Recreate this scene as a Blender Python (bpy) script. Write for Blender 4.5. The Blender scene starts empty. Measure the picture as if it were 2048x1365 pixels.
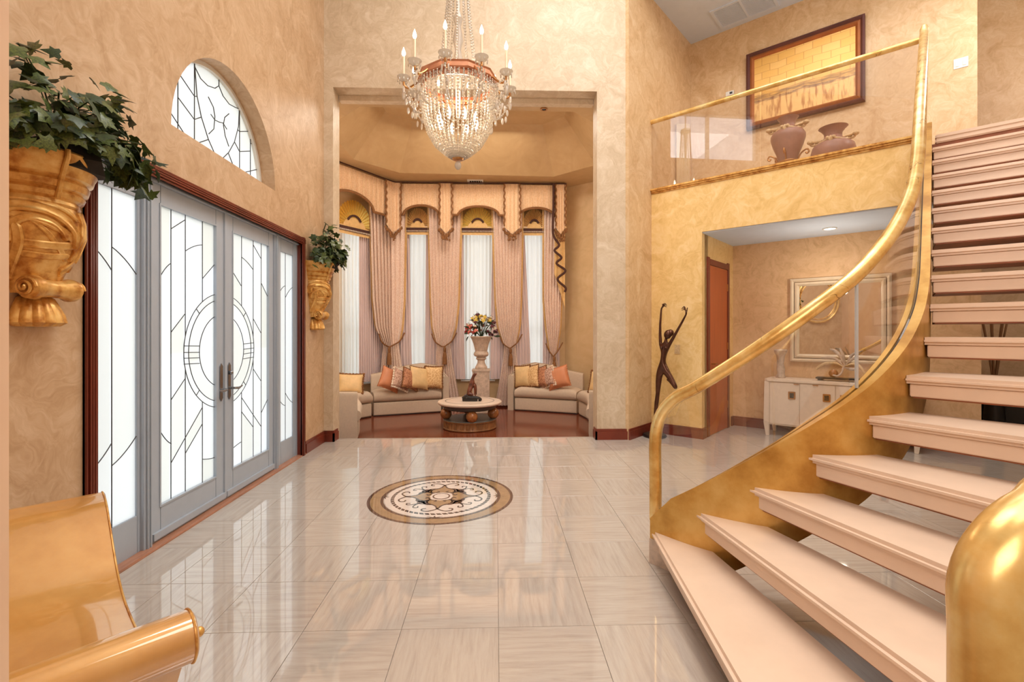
import bpy, bmesh, math, random
from mathutils import Vector, Matrix
random.seed(7)
R = random.Random(11)
pi = math.pi; sin = math.sin; cos = math.cos
SC = bpy.context.scene
COL = SC.collection

# ------------------------------------------------------------------ camera, world, light, exposure
THETA = math.atan(32/970.0)
cam_d = bpy.data.cameras.new('camera'); cam = bpy.data.objects.new('camera', cam_d); COL.objects.link(cam)
cam.location = (0, 0, 1.4); cam.rotation_euler = (pi/2, 0, -THETA)
cam_d.sensor_width = 36; cam_d.lens = 970/2048*36; cam_d.shift_y = -17.5/2048; cam_d.clip_start = .05
SC.camera = cam
SC.view_settings.view_transform = 'Standard'
try: SC.view_settings.look = 'None'
except Exception: pass
SC.view_settings.gamma = 1; SC.view_settings.use_curve_mapping = False
SC.view_settings.exposure = 0.0

W = bpy.data.worlds.new('sky'); SC.world = W; W.use_nodes = True
nt = W.node_tree; nt.nodes.clear()
tc = nt.nodes.new('ShaderNodeTexCoord'); sx = nt.nodes.new('ShaderNodeSeparateXYZ'); rp = nt.nodes.new('ShaderNodeValToRGB')
nt.links.new(tc.outputs['Generated'], sx.inputs[0]); nt.links.new(sx.outputs['Z'], rp.inputs[0])
rp.color_ramp.elements[0].position = .0; rp.color_ramp.elements[0].color = (.96, .98, 1, 1)
rp.color_ramp.elements[1].position = .9; rp.color_ramp.elements[1].color = (.72, .84, 1, 1)
bg = nt.nodes.new('ShaderNodeBackground'); bg.inputs[1].default_value = 2.5
wo = nt.nodes.new('ShaderNodeOutputWorld'); nt.links.new(rp.outputs[0], bg.inputs[0]); nt.links.new(bg.outputs[0], wo.inputs[0])

def area(name, loc, sx_, sy_, power, col=(1, .93, .84), rot=(0, 0, 0), spread=pi):
    l = bpy.data.lights.new(name, 'AREA'); l.shape = 'RECTANGLE'; l.size = sx_; l.size_y = sy_; l.energy = power; l.color = col
    l.spread = spread
    o = bpy.data.objects.new(name, l); COL.objects.link(o); o.location = loc; o.rotation_euler = rot; return o
def point(name, loc, power, rad=.1, col=(1, .85, .65)):
    l = bpy.data.lights.new(name, 'POINT'); l.energy = power; l.shadow_soft_size = rad; l.color = col
    o = bpy.data.objects.new(name, l); COL.objects.link(o); o.location = loc; return o
A0 = (2.695, 6.265); AU = (.7317, -.6816); AQ = (.6816, .7317)
def D(u, v, z=None):
    x = A0[0]+u*AU[0]+v*AQ[0]; y = A0[1]+u*AU[1]+v*AQ[1]
    return (x, y) if z is None else Vector((x, y, z))
WARM = (1, .98, .95)
SC.cycles.transparent_max_bounces = 24
area('foyer_top_fill', (.9, 3.4, 7.1), 2.2, 3.4, 190, WARM)  # added soft fill under the foyer ceiling, not a fixture
area('camera_side_fill', (-.3, -2.2, 3.6), 2.8, 2.6, 135, WARM, (math.radians(72), 0, 0))  # fill added behind the camera, aimed forward; no fitting there
area('stair_top_fill', tuple(D(3.2, -3.5, 6.9)), 2.2, 4.0, 130, WARM)  # unseen fill added above the stairs for even brightness
area('balcony_top_fill', tuple(D(1.6, -.2, 6.0)), 2.0, .8, 26, WARM, (0, 0, -.75))  # extra fill over the balcony, added out of view
area('bay_tray_fill', (-.4, 8.1, 5.1), 2.0, 1.4, 75, (1, .92, .80))  # fill added inside the tray to brighten the bay
point('bay_pier_fill', (-3.1, 7.3, 2.6), 62, .25, (1, .93, .84))  # added fill hidden behind the left pier, lights drapes and sofas
point('bay_pier_fill', (2.15, 7.6, 2.6), 50, .25, (1, .93, .84))  # matching added fill hidden behind the right pier
point('landing_fill', tuple(D(3.1, .6, 5.0)), 38, .2, (1, .97, .94))  # off-frame fill added to brighten the upper ceiling and walls
area('den_top_fill', tuple(D(2.9, 2.5, 2.68)), 1.6, .6, 14, WARM, (0, 0, -.75))  # unseen fill added under the slab beyond the hall
point('chandelier_light', (-.39, 5.0, 3.75), 30, .12)
point('hall_downlight', tuple(D(1.31, .60, 2.0)), 15, .06, (1, .9, .75))

# ------------------------------------------------------------------ materials
def lin(v):
    v /= 255.0
    return v/12.92 if v <= .04045 else ((v+.055)/1.055)**2.4
def C(r, g, b): return (lin(r), lin(g), lin(b), 1)
MATS = {}
def base(name):
    m = bpy.data.materials.new(name); m.use_nodes = True; t = m.node_tree
    b = t.nodes['Principled BSDF']; MATS[name] = m
    return m, t, b
def N(t, typ, **kw):
    n = t.nodes.new(typ)
    for k, v in kw.items():
        if k in n.inputs: n.inputs[k].default_value = v
        else: setattr(n, k, v)
    return n
def simple(name, col, rough=.5, metal=0, var=.12, scale=8, bump=.0, bscale=40, spec=None, stretch=(1, 1, 1), col2=None, coords='Object'):
    m, t, b = base(name)
    tcn = N(t, 'ShaderNodeTexCoord'); mp = N(t, 'ShaderNodeMapping'); mp.inputs['Scale'].default_value = stretch
    t.links.new(tcn.outputs[coords], mp.inputs[0])
    n = N(t, 'ShaderNodeTexNoise', Scale=scale, Detail=5.0, Roughness=.6); t.links.new(mp.outputs[0], n.inputs['Vector'])
    r = N(t, 'ShaderNodeValToRGB'); c2 = col2 or tuple(c*(1-var) for c in col[:3])+(1,)
    r.color_ramp.elements[0].position = .35; r.color_ramp.elements[0].color = c2
    r.color_ramp.elements[1].position = .62; r.color_ramp.elements[1].color = col
    t.links.new(n.outputs[0], r.inputs[0]); t.links.new(r.outputs[0], b.inputs['Base Color'])
    b.inputs['Roughness'].default_value = rough; b.inputs['Metallic'].default_value = metal
    if spec is not None: b.inputs['Specular IOR Level'].default_value = spec
    if bump:
        n2 = N(t, 'ShaderNodeTexNoise', Scale=bscale, Detail=3.0); t.links.new(mp.outputs[0], n2.inputs['Vector'])
        bp = N(t, 'ShaderNodeBump', Strength=bump, Distance=.01); t.links.new(n2.outputs[0], bp.inputs['Height']); t.links.new(bp.outputs[0], b.inputs['Normal'])
    return m
def plaster(name, c1, c2, c3, rough=.42, metal=0.0, scale=1.6):
    # trowelled plaster: warped streaky noise in three tones with fine relief
    m, t, b = base(name)
    tcn = N(t, 'ShaderNodeTexCoord')
    w = N(t, 'ShaderNodeTexNoise', Scale=scale*1.3, Detail=3.0); t.links.new(tcn.outputs['Object'], w.inputs['Vector'])
    mx = N(t, 'ShaderNodeMix', data_type='VECTOR'); mx.inputs[0].default_value = .45
    t.links.new(tcn.outputs['Object'], mx.inputs[4]); t.links.new(w.outputs['Color'], mx.inputs[5])
    n1 = N(t, 'ShaderNodeTexNoise', Scale=scale*3.2, Detail=7.0, Roughness=.62, Distortion=1.4); t.links.new(mx.outputs[1], n1.inputs['Vector'])
    n2 = N(t, 'ShaderNodeTexNoise', Scale=scale*9, Detail=5.0, Roughness=.55, Distortion=2.5); t.links.new(mx.outputs[1], n2.inputs['Vector'])
    r = N(t, 'ShaderNodeValToRGB'); e = r.color_ramp.elements
    e[0].position = .33; e[0].color = c1; e[1].position = .66; e[1].color = c3
    x = e.new(.5); x.color = c2
    ad = N(t, 'ShaderNodeMath', operation='MULTIPLY_ADD'); ad.inputs[1].default_value = .35; ad.inputs[2].default_value = 0
    t.links.new(n2.outputs[0], ad.inputs[0])
    a2 = N(t, 'ShaderNodeMath', operation='MULTIPLY_ADD'); a2.inputs[1].default_value = .65
    t.links.new(n1.outputs[0], a2.inputs[0]); t.links.new(ad.outputs[0], a2.inputs[2])
    t.links.new(a2.outputs[0], r.inputs[0]); t.links.new(r.outputs[0], b.inputs['Base Color'])
    b.inputs['Roughness'].default_value = rough; b.inputs['Metallic'].default_value = metal
    b.inputs['Specular IOR Level'].default_value = .35
    bp = N(t, 'ShaderNodeBump', Strength=.16, Distance=.01); t.links.new(n2.outputs[0], bp.inputs['Height']); t.links.new(bp.outputs[0], b.inputs['Normal'])
    return m
M_WL = plaster('plaster_left', C(180, 144, 106), C(197, 163, 127), C(212, 182, 149))  # more orange than the front wall: a lighting difference put into the colour
M_WF = plaster('plaster_front', C(190, 166, 136), C(206, 184, 155), C(220, 202, 178))
M_WU = plaster('plaster_upper', C(196, 158, 112), C(214, 180, 137), C(226, 198, 160))
M_HALL = plaster('plaster_hall', C(200, 158, 114), C(220, 180, 136), C(228, 190, 148))
M_BAY = plaster('plaster_bay', C(192, 160, 116), C(204, 173, 130), C(212, 183, 142), scale=.5)
M_TRAY = plaster('plaster_tray', C(180, 146, 102), C(190, 156, 112), C(198, 165, 122), scale=.4)
M_GOLDW = plaster('gold_plaster', C(220, 178, 108), C(236, 198, 132), C(246, 214, 158), rough=.34, metal=.05, scale=1.6)
M_PIER = plaster('near_plaster', C(218, 178, 145), C(228, 192, 160), C(232, 198, 168), scale=.4)
M_CEIL = simple('ceiling_paint', C(206, 216, 230), .8, var=.03)
M_DOOR = simple('door_paint', C(172, 181, 192), .38, var=.04)
M_TRIM = simple('mahogany', C(122, 52, 34), .28, var=.35, scale=5, stretch=(1, 1, .2))
M_HALLDOOR = simple('red_wood_door', C(186, 92, 44), .35, var=.15, scale=6, stretch=(4, 4, .3))
M_THRESH = simple('brown_marble', C(186, 132, 104), .25, var=.22, scale=12, stretch=(3, .5, 1))
M_LEAD = simple('lead_came', C(66, 62, 60), .45, metal=.4, var=.1)
M_NICKEL = simple('nickel', C(150, 150, 152), .25, metal=1, var=.1)
M_WHITE = simple('white_plastic', C(225, 220, 210), .4, var=.03)
M_ALU = simple('clear_joint', C(205, 212, 220), .25, metal=.5, var=.03)
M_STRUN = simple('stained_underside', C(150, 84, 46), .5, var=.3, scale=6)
M_TREAD = simple('cream_marble_tread', C(228, 200, 176), .3, var=.06, scale=5, stretch=(1, 1, 1))
M_SOFA = simple('taupe_velvet', C(204, 184, 162), .85, var=.07, scale=30, bump=.15, bscale=300)
M_PIPE = simple('sofa_piping', C(170, 146, 120), .8, var=.05)
M_SHEER = None
def frosted(name, col, trans=.85):
    m, t, b = base(name); out = t.nodes['Material Output']; t.nodes.remove(b)
    oi = N(t, 'ShaderNodeObjectInfo'); r = N(t, 'ShaderNodeValToRGB')
    r.color_ramp.elements[0].color = tuple(a*k for a, k in zip(col[:3], (.93, .91, .86)))+(1,); r.color_ramp.elements[1].color = col
    t.links.new(oi.outputs['Random'], r.inputs[0])
    tr = N(t, 'ShaderNodeBsdfTranslucent'); t.links.new(r.outputs[0], tr.inputs[0])
    df = N(t, 'ShaderNodeBsdfDiffuse'); t.links.new(r.outputs[0], df.inputs[0])
    gl = N(t, 'ShaderNodeBsdfGlossy', Roughness=.35)
    m1 = N(t, 'ShaderNodeMixShader'); m1.inputs[0].default_value = trans; t.links.new(df.outputs[0], m1.inputs[1]); t.links.new(tr.outputs[0], m1.inputs[2])
    m2 = N(t, 'ShaderNodeMixShader'); m2.inputs[0].default_value = .04; t.links.new(m1.outputs[0], m2.inputs[1]); t.links.new(gl.outputs[0], m2.inputs[2])
    t.links.new(m2.outputs[0], out.inputs[0]); return m
M_FROST = frosted('frosted_glass', C(248, 249, 248), .90)
M_SHEER = frosted('white_sheer', C(250, 250, 246), .88)
M_FAN = frosted('yellow_fan_silk', C(240, 204, 110), .8)
M_MAUVE = simple('mauve_underdrape', C(218, 198, 196), .8, var=.08, scale=3, stretch=(8, 8, .2))
def drape(name, c, c2):
    m, t, b = base(name)
    tcn = N(t, 'ShaderNodeTexCoord'); n = N(t, 'ShaderNodeTexNoise', Scale=45.0, Detail=2.0); t.links.new(tcn.outputs['Object'], n.inputs['Vector'])
    r = N(t, 'ShaderNodeValToRGB'); r.color_ramp.elements[0].position = .42; r.color_ramp.elements[0].color = c2
    r.color_ramp.elements[1].position = .55; r.color_ramp.elements[1].color = c
    t.links.new(n.outputs[0], r.inputs[0]); t.links.new(r.outputs[0], b.inputs['Base Color'])
    b.inputs['Roughness'].default_value = .6; b.inputs['Sheen Weight'].default_value = .2
    return m
M_DRAPE = drape('pink_damask', C(240, 218, 203), C(226, 198, 180))
M_VAL = drape('peach_valance', C(234, 198, 160), C(222, 184, 142))
M_OCHRE = simple('ochre_lining', C(226, 184, 122), .6, var=.15, scale=20)
M_FRINGE = simple('brown_fringe', C(150, 100, 56), .8, var=.5, scale=90)
M_DKFR = simple('dark_brown_fringe', C(80, 44, 34), .8, var=.5, scale=90)
def gold(name, c1, c2, c3, rough=.3, metal=.8, scale=7, crack=True):
    m, t, b = base(name)
    tcn = N(t, 'ShaderNodeTexCoord')
    n = N(t, 'ShaderNodeTexNoise', Scale=scale, Detail=6.0, Roughness=.6); t.links.new(tcn.outputs['Object'], n.inputs['Vector'])
    r = N(t, 'ShaderNodeValToRGB'); e = r.color_ramp.elements
    e[0].position = .34; e[0].color = c1; e[1].position = .66; e[1].color = c3; x = e.new(.5); x.color = c2
    t.links.new(n.outputs[0], r.inputs[0]); last = r.outputs[0]
    if crack:
        wn = N(t, 'ShaderNodeTexNoise', Scale=4.0, Detail=4.0); t.links.new(tcn.outputs['Object'], wn.inputs['Vector'])
        mx = N(t, 'ShaderNodeMix', data_type='VECTOR'); mx.inputs[0].default_value = .25
        t.links.new(tcn.outputs['Object'], mx.inputs[4]); t.links.new(wn.outputs['Color'], mx.inputs[5])
        vo = N(t, 'ShaderNodeTexVoronoi', feature='DISTANCE_TO_EDGE', Scale=11.0); t.links.new(mx.outputs[1], vo.inputs['Vector'])
        cr = N(t, 'ShaderNodeValToRGB'); cr.color_ramp.elements[0].position = .0; cr.color_ramp.elements[0].color = (1, 1, 1, 1)
        cr.color_ramp.elements[1].position = .022; cr.color_ramp.elements[1].color = (0, 0, 0, 1)
        t.links.new(vo.outputs['Distance'], cr.inputs[0])
        n3 = N(t, 'ShaderNodeTexNoise', Scale=5.5, Detail=2.0); t.links.new(tcn.outputs['Object'], n3.inputs['Vector'])
        c3n = N(t, 'ShaderNodeValToRGB'); c3n.color_ramp.elements[0].position = .55; c3n.color_ramp.elements[1].position = .62
        t.links.new(n3.outputs[0], c3n.inputs[0])
        mu = N(t, 'ShaderNodeMath', operation='MULTIPLY'); t.links.new(cr.outputs[0], mu.inputs[0]); t.links.new(c3n.outputs[0], mu.inputs[1])
        mc = N(t, 'ShaderNodeMix', data_type='RGBA'); mc.inputs[7].default_value = C(104, 66, 24)
        t.links.new(mu.outputs[0], mc.inputs[0]); t.links.new(last, mc.inputs[6]); last = mc.outputs[2]
    t.links.new(last, b.inputs['Base Color'])
    b.inputs['Roughness'].default_value = rough; b.inputs['Metallic'].default_value = metal
    return m
M_GOLD = gold('gold_leaf', C(200, 152, 78), C(226, 186, 112), C(238, 210, 148), .27, .5)
M_GOLDC = gold('carved_gold', C(176, 112, 44), C(222, 170, 92), C(238, 198, 124), .32, .4, 14, False)
M_GOLDB = gold('bench_gold', C(206, 148, 74), C(220, 164, 88), C(228, 176, 102), .38, .3, 3, False)
M_GOLDB.node_tree.nodes['Principled BSDF'].inputs['Coat Weight'].default_value = 1.0
M_GOLDB.node_tree.nodes['Principled BSDF'].inputs['Coat Roughness'].default_value = .05
M_GOLDB.node_tree.nodes['Principled BSDF'].inputs['Coat IOR'].default_value = 2.0
M_GOLDS = gold('stringer_gold', C(176, 126, 54), C(206, 158, 80), C(222, 182, 108), .34, .55, 3.5, False)
M_BRONZE = simple('bronze', C(96, 60, 44), .28, metal=.7, var=.35, scale=9)
M_DKSTONE = simple('dark_stone', C(40, 34, 32), .3, var=.2)
M_BRASS = simple('brass', C(196, 140, 84), .3, metal=.9, var=.2)
M_COPPER = simple('copper_ring', C(206, 140, 104), .35, metal=.6, var=.2)
M_LEAF = simple('ivy_leaf', C(104, 118, 56), .38, var=.5, scale=10, col2=C(50, 62, 34))
M_LEAF2 = simple('ivy_leaf_dark', C(64, 84, 44), .45, var=.4, scale=10, col2=C(36, 48, 34))
M_SOIL = simple('dark_moss', C(44, 36, 28), .9, var=.3, scale=40)
M_CREAM = simple('cream_lacquer', C(232, 212, 190), .35, var=.06, scale=20, bump=.1, bscale=60)
M_STONE = simple('mottled_stone', C(204, 180, 160), .5, var=.3, scale=16, bump=.3, bscale=30)
M_TOP = simple('travertine_top', C(222, 200, 180), .3, var=.08, scale=8)
M_WOODR = simple('ribbed_wood', C(146, 98, 58), .4, var=.35, scale=12, stretch=(1, 1, .3))
M_BALL = simple('burl_ball', C(176, 112, 62), .22, var=.5, scale=14, stretch=(3, 1, 1))
M_PLATE = simple('slate_plate', C(84, 80, 74), .35, var=.1)
M_SCULP = simple('carved_dark_wood', C(118, 62, 40), .28, var=.65, scale=14)
M_VASE = simple('brown_ceramic', C(168, 122, 106), .4, var=.18, scale=8)
M_GARL = simple('antique_gold_relief', C(224, 190, 142), .45, metal=.1, var=.25, scale=60)
M_MIRFR = simple('cream_frame', C(228, 206, 176), .4, var=.08)
m, t, b = base('mirror_glass'); b.inputs['Metallic'].default_value = 1; b.inputs['Base Color'].default_value = (.86, .85, .8, 1); b.inputs['Roughness'].default_value = .015; M_MIR = m
m, t, b = base('bulb'); b.inputs['Emission Color'].default_value = (1, .86, .62, 1); b.inputs['Emission Strength'].default_value = 9; M_BULB = m
m, t, b = base('downlight_lens'); b.inputs['Emission Color'].default_value = (1, .95, .85, 1); b.inputs['Emission Strength'].default_value = 6; M_LENS = m
def crystal():
    m, t, b = base('crystal'); out = t.nodes['Material Output']; t.nodes.remove(b)
    tr = N(t, 'ShaderNodeBsdfTranslucent'); tr.inputs[0].default_value = (1, .9, .76, 1)
    df = N(t, 'ShaderNodeBsdfDiffuse'); df.inputs[0].default_value = (1, .9, .78, 1)
    gl = N(t, 'ShaderNodeBsdfGlossy', Roughness=.08)
    m1 = N(t, 'ShaderNodeMixShader'); m1.inputs[0].default_value = .6; t.links.new(df.outputs[0], m1.inputs[1]); t.links.new(tr.outputs[0], m1.inputs[2])
    fr = N(t, 'ShaderNodeFresnel', IOR=1.7)
    m2 = N(t, 'ShaderNodeMixShader'); t.links.new(fr.outputs[0], m2.inputs[0]); t.links.new(m1.outputs[0], m2.inputs[1]); t.links.new(gl.outputs[0], m2.inputs[2])
    t.links.new(m2.outputs[0], out.inputs[0]); return m
M_CRYS = crystal()
def clear_glass():
    m, t, b = base('clear_glass'); out = t.nodes['Material Output']; t.nodes.remove(b)
    tr = N(t, 'ShaderNodeBsdfTransparent'); tr.inputs[0].default_value = (.975, .96, .95, 1)
    gl = N(t, 'ShaderNodeBsdfGlossy', Roughness=.01)
    lw = N(t, 'ShaderNodeLayerWeight', Blend=.5); pw = N(t, 'ShaderNodeMath', operation='POWER'); pw.inputs[1].default_value = 4.0; t.links.new(lw.outputs['Facing'], pw.inputs[0])
    fr = N(t, 'ShaderNodeMath', operation='MULTIPLY_ADD'); fr.inputs[1].default_value = .45; fr.inputs[2].default_value = .11; t.links.new(pw.outputs[0], fr.inputs[0])
    m2 = N(t, 'ShaderNodeMixShader'); t.links.new(fr.outputs[0], m2.inputs[0]); t.links.new(tr.outputs[0], m2.inputs[1]); t.links.new(gl.outputs[0], m2.inputs[2])
    t.links.new(m2.outputs[0], out.inputs[0]); return m
M_GLASS = clear_glass()
def marble_tile(name, dark=1.0):
    m, t, b = base(name)
    tcn = N(t, 'ShaderNodeTexCoord'); oi = N(t, 'ShaderNodeObjectInfo')
    cb = N(t, 'ShaderNodeCombineXYZ'); mu = N(t, 'ShaderNodeMath', operation='MULTIPLY'); mu.inputs[1].default_value = 40
    t.links.new(oi.outputs['Random'], mu.inputs[0]); t.links.new(mu.outputs[0], cb.inputs[0]); t.links.new(mu.outputs[0], cb.inputs[1])
    ad = N(t, 'ShaderNodeVectorMath', operation='ADD'); t.links.new(tcn.outputs['Object'], ad.inputs[0]); t.links.new(cb.outputs[0], ad.inputs[1])
    mp = N(t, 'ShaderNodeMapping'); mp.inputs['Scale'].default_value = (1.3, 15, 1); t.links.new(ad.outputs[0], mp.inputs[0])
    n = N(t, 'ShaderNodeTexNoise', Scale=2.2, Detail=9.0, Roughness=.7, Distortion=.35); t.links.new(mp.outputs[0], n.inputs['Vector'])
    r = N(t, 'ShaderNodeValToRGB'); e = r.color_ramp.elements
    e[0].position = .3; e[0].color = C(174, 162, 151); e[1].position = .7; e[1].color = C(197, 188, 178)
    x = e.new(.5); x.color = C(189, 178, 167)
    t.links.new(n.outputs[0], r.inputs[0])
    hs = N(t, 'ShaderNodeHueSaturation'); mr = N(t, 'ShaderNodeMapRange'); mr.inputs['To Min'].default_value = .975*dark; mr.inputs['To Max'].default_value = 1.02*dark
    t.links.new(oi.outputs['Random'], mr.inputs[0]); t.links.new(mr.outputs[0], hs.inputs['Value']); t.links.new(r.outputs[0], hs.inputs['Color'])
    t.links.new(hs.outputs[0], b.inputs['Base Color']); b.inputs['Roughness'].default_value = .035; b.inputs['Specular IOR Level'].default_value = .5; b.inputs['IOR'].default_value = 2.2
    return m
M_TILE = marble_tile('polished_marble_tile')
M_GROUT = marble_tile('marble_underlay', .72)
M_WOODF = simple('red_wood_floor', C(118, 54, 32), .13, var=.3, scale=3.0, stretch=(.4, 6, 1), spec=.6)
M_TANM = simple('tan_marble', C(164, 134, 98), .09, var=.14, scale=10)
M_BRM = simple('brown_marble_inlay', C(92, 66, 52), .09, var=.5, scale=50)
M_CRM = simple('cream_marble_inlay', C(226, 212, 200), .08, var=.06, scale=6)
M_BLK = simple('black_marble_inlay', C(44, 36, 32), .09, var=.3)
for _m in (M_TANM, M_BRM, M_CRM, M_BLK): _m.node_tree.nodes['Principled BSDF'].inputs['IOR'].default_value = 2.2; _m.node_tree.nodes['Principled BSDF'].inputs['Roughness'].default_value = .035
M_GREEN = simple('hedge_green', C(80, 120, 60), .8, var=.4, scale=6)
M_TV = simple('black_glossy', C(26, 24, 24), .15, var=.1)

# ------------------------------------------------------------------ mesh builder
def frame(T):
    T = Vector(T).normalized(); up = Vector((0, 0, 1))
    if abs(T.dot(up)) > .97: up = Vector((1, 0, 0))
    a = T.cross(up).normalized(); return a, a.cross(T).normalized()
class MB:
    def __init__(s): s.v = []; s.f = []
    def add(s, vs, fs):
        o = len(s.v); s.v += [tuple(v) for v in vs]; s.f += [tuple(i+o for i in f) for f in fs]; return s
    def hexa(s, p):  # p: 8 points bottom ring 0-3, top ring 4-7
        return s.add(p, [(3, 2, 1, 0), (4, 5, 6, 7), (0, 1, 5, 4), (1, 2, 6, 5), (2, 3, 7, 6), (3, 0, 4, 7)])
    def box(s, x0, x1, y0, y1, z0, z1):
        return s.hexa([(x0, y0, z0), (x1, y0, z0), (x1, y1, z0), (x0, y1, z0), (x0, y0, z1), (x1, y0, z1), (x1, y1, z1), (x0, y1, z1)])
    def dbox(s, u0, u1, v0, v1, z0, z1):  # box in the diagonal frame of the balcony
        q = [D(u0, v0), D(u1, v0), D(u1, v1), D(u0, v1)]
        return s.hexa([(x, y, z0) for x, y in q]+[(x, y, z1) for x, y in q])
    def prism(s, poly, z0, z1):
        n = len(poly)
        if not isinstance(z0, (list, tuple)): z0 = [z0]*n
        if not isinstance(z1, (list, tuple)): z1 = [z1]*n
        vs = [(p[0], p[1], z0[i]) for i, p in enumerate(poly)]+[(p[0], p[1], z1[i]) for i, p in enumerate(poly)]
        return s.add(vs, [tuple(range(n-1, -1, -1)), tuple(range(n, 2*n))]+[(i, (i+1) % n, n+(i+1) % n, n+i) for i in range(n)])
    def grid(s, f, nu, nv, cu=False, cv=False):
        vs = [f(i/(nu if cu else nu), j/nv) for i in range(nu+(0 if cu else 1)) for j in range(nv+(0 if cv else 1))]
        A = nu+(0 if cu else 1); B = nv+(0 if cv else 1); fs = []
        for i in range(nu):
            for j in range(nv):
                i2 = (i+1) % A; j2 = (j+1) % B
                fs.append((i*B+j, i2*B+j, i2*B+j2, i*B+j2))
        return s.add(vs, fs)
    def tube(s, pts, r, n=8, closed=False, flat=None, caps=True):
        pts = [Vector(p) for p in pts]; k = len(pts)
        rs = r if isinstance(r, (list, tuple)) else [r]*k
        vs = []; fs = []; pa = None
        for i, p in enumerate(pts):
            if closed: T = pts[(i+1) % k]-pts[i-1]
            else: T = pts[min(i+1, k-1)]-pts[max(i-1, 0)]
            if T.length < 1e-9: T = Vector((0, 0, 1))
            T.normalize()
            if pa is None: a, b_ = frame(T)
            else:
                a = pa-T*pa.dot(T)
                if a.length < 1e-6: a, b_ = frame(T)
                a.normalize(); b_ = a.cross(T)
            pa = a
            for j in range(n):
                th = 2*pi*j/n; fa, fb = (1, 1) if flat is None else flat
                vs.append(p+a*(cos(th)*rs[i]*fa)+b_*(sin(th)*rs[i]*fb))
        m = k if closed else k-1
        for i in range(m):
            for j in range(n):
                A = i*n+j; B = i*n+(j+1) % n; Cc = ((i+1) % k)*n+(j+1) % n; Dd = ((i+1) % k)*n+j
                fs.append((A, B, Cc, Dd))
        if caps and not closed: fs += [tuple(range(n-1, -1, -1)), tuple((k-1)*n+j for j in range(n))]
        return s.add(vs, fs)
    def lathe(s, prof, n=24, c=(0, 0, 0), a0=0, a1=2*pi, rib=None, cap=True):
        full = abs(a1-a0-2*pi) < 1e-6; A = n if full else n+1; vs = []; fs = []
        for r, z in prof:
            for j in range(A):
                th = a0+(a1-a0)*j/n; rr = r*(1+(rib(th, z) if rib else 0))
                vs.append((c[0]+rr*cos(th), c[1]+rr*sin(th), c[2]+z))
        for i in range(len(prof)-1):
            for j in range(n):
                j2 = (j+1) % A
                fs.append((i*A+j, i*A+j2, (i+1)*A+j2, (i+1)*A+j))
        if cap:
            fs.append(tuple(range(A-1, -1, -1))); fs.append(tuple((len(prof)-1)*A+j for j in range(A)))
        return s.add(vs, fs)
    def ell(s, c, rx, ry=None, rz=None, nu=10, nv=6, rot=None):
        ry = ry or rx; rz = rz or rx; vs = []; fs = []
        c = Vector(c)
        for i in range(1, nv):
            ph = pi*i/nv
            for j in range(nu):
                th = 2*pi*j/nu; p = Vector((rx*sin(ph)*cos(th), ry*sin(ph)*sin(th), rz*cos(ph)))
                vs.append(c+(rot @ p if rot else p))
        top = Vector((0, 0, rz)); bot = -top
        vs.append(c+(rot @ top if rot else top)); vs.append(c+(rot @ bot if rot else bot))
        T = len(vs)-2; B = T+1
        for i in range(nv-2):
            for j in range(nu): fs.append((i*nu+j, (i+1)*nu+j, (i+1)*nu+(j+1) % nu, i*nu+(j+1) % nu))
        for j in range(nu):
            fs.append((T, j, (j+1) % nu)); fs.append((B, (nv-2)*nu+(j+1) % nu, (nv-2)*nu+j))
        return s.add(vs, fs)
    def mesh(s, name, mat, ang=.6, bevel=0):
        me = bpy.data.meshes.new(name); me.from_pydata(s.v, [], s.f)
        bm = bmesh.new(); bm.from_mesh(me)
        bmesh.ops.recalc_face_normals(bm, faces=bm.faces)
        if bevel: bmesh.ops.bevel(bm, geom=[e for e in bm.edges if len(e.link_faces) == 2 and e.calc_face_angle(0) > .5], offset=bevel, segments=2, affect='EDGES', clamp_overlap=True)
        bm.to_mesh(me); bm.free()
        for p in me.polygons: p.use_smooth = True
        me.set_sharp_from_angle(angle=ang); me.materials.append(mat); return me
    def build(s, name, mat, parent=None, world=True, ang=.6, bevel=0, kind=None, label=None):
        o = bpy.data.objects.new(name, s.mesh(name, mat, ang, bevel)); COL.objects.link(o)
        if parent is not None: attach(o, parent, world)
        if kind: o['kind'] = kind
        if label: o['label'] = label
        return o
def mw(o):
    m_ = Matrix.LocRotScale(o.location, o.rotation_euler, o.scale)
    return (mw(o.parent) @ o.matrix_parent_inverse @ m_) if o.parent else m_
def attach(o, parent, world=True):
    o.parent = parent
    if world: o.matrix_parent_inverse = mw(parent).inverted()
def thing(name, label, cat, loc=(0, 0, 0), rz=0, group=None, kind=None):
    o = bpy.data.objects.new(name, None); COL.objects.link(o); o.location = loc; o.rotation_euler = (0, 0, rz); o.empty_display_size = .1
    if kind: o['kind'] = kind
    if label: o['label'] = label
    if cat: o['category'] = cat
    if group: o['group'] = group
    return o
def struct(name, mb, mat, parent=None, ang=.5, bevel=0):
    o = mb.build(name, mat, parent, ang=ang, bevel=bevel)
    if parent is None: o['kind'] = 'structure'
    return o
def link_mesh(name, me, parent, loc=(0, 0, 0), rot=(0, 0, 0), sc=(1, 1, 1), world=True):
    o = bpy.data.objects.new(name, me); COL.objects.link(o); o.location = loc; o.rotation_euler = rot; o.scale = sc
    attach(o, parent, world); return o
def dup(o, loc=None, rz=None, label=None, group=None):
    kids = [c for c in COL.objects if c.parent == o]
    r = o.copy(); COL.objects.link(r)
    if loc is not None: r.location = loc
    if rz is not None: r.rotation_euler = (0, 0, rz)
    if label: r['label'] = label
    if group: r['group'] = group
    for k in kids:
        c = k.copy(); COL.objects.link(c); c.parent = r
        for g in [g for g in COL.objects if g.parent == k]:
            d = g.copy(); COL.objects.link(d); d.parent = c
    return r
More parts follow.
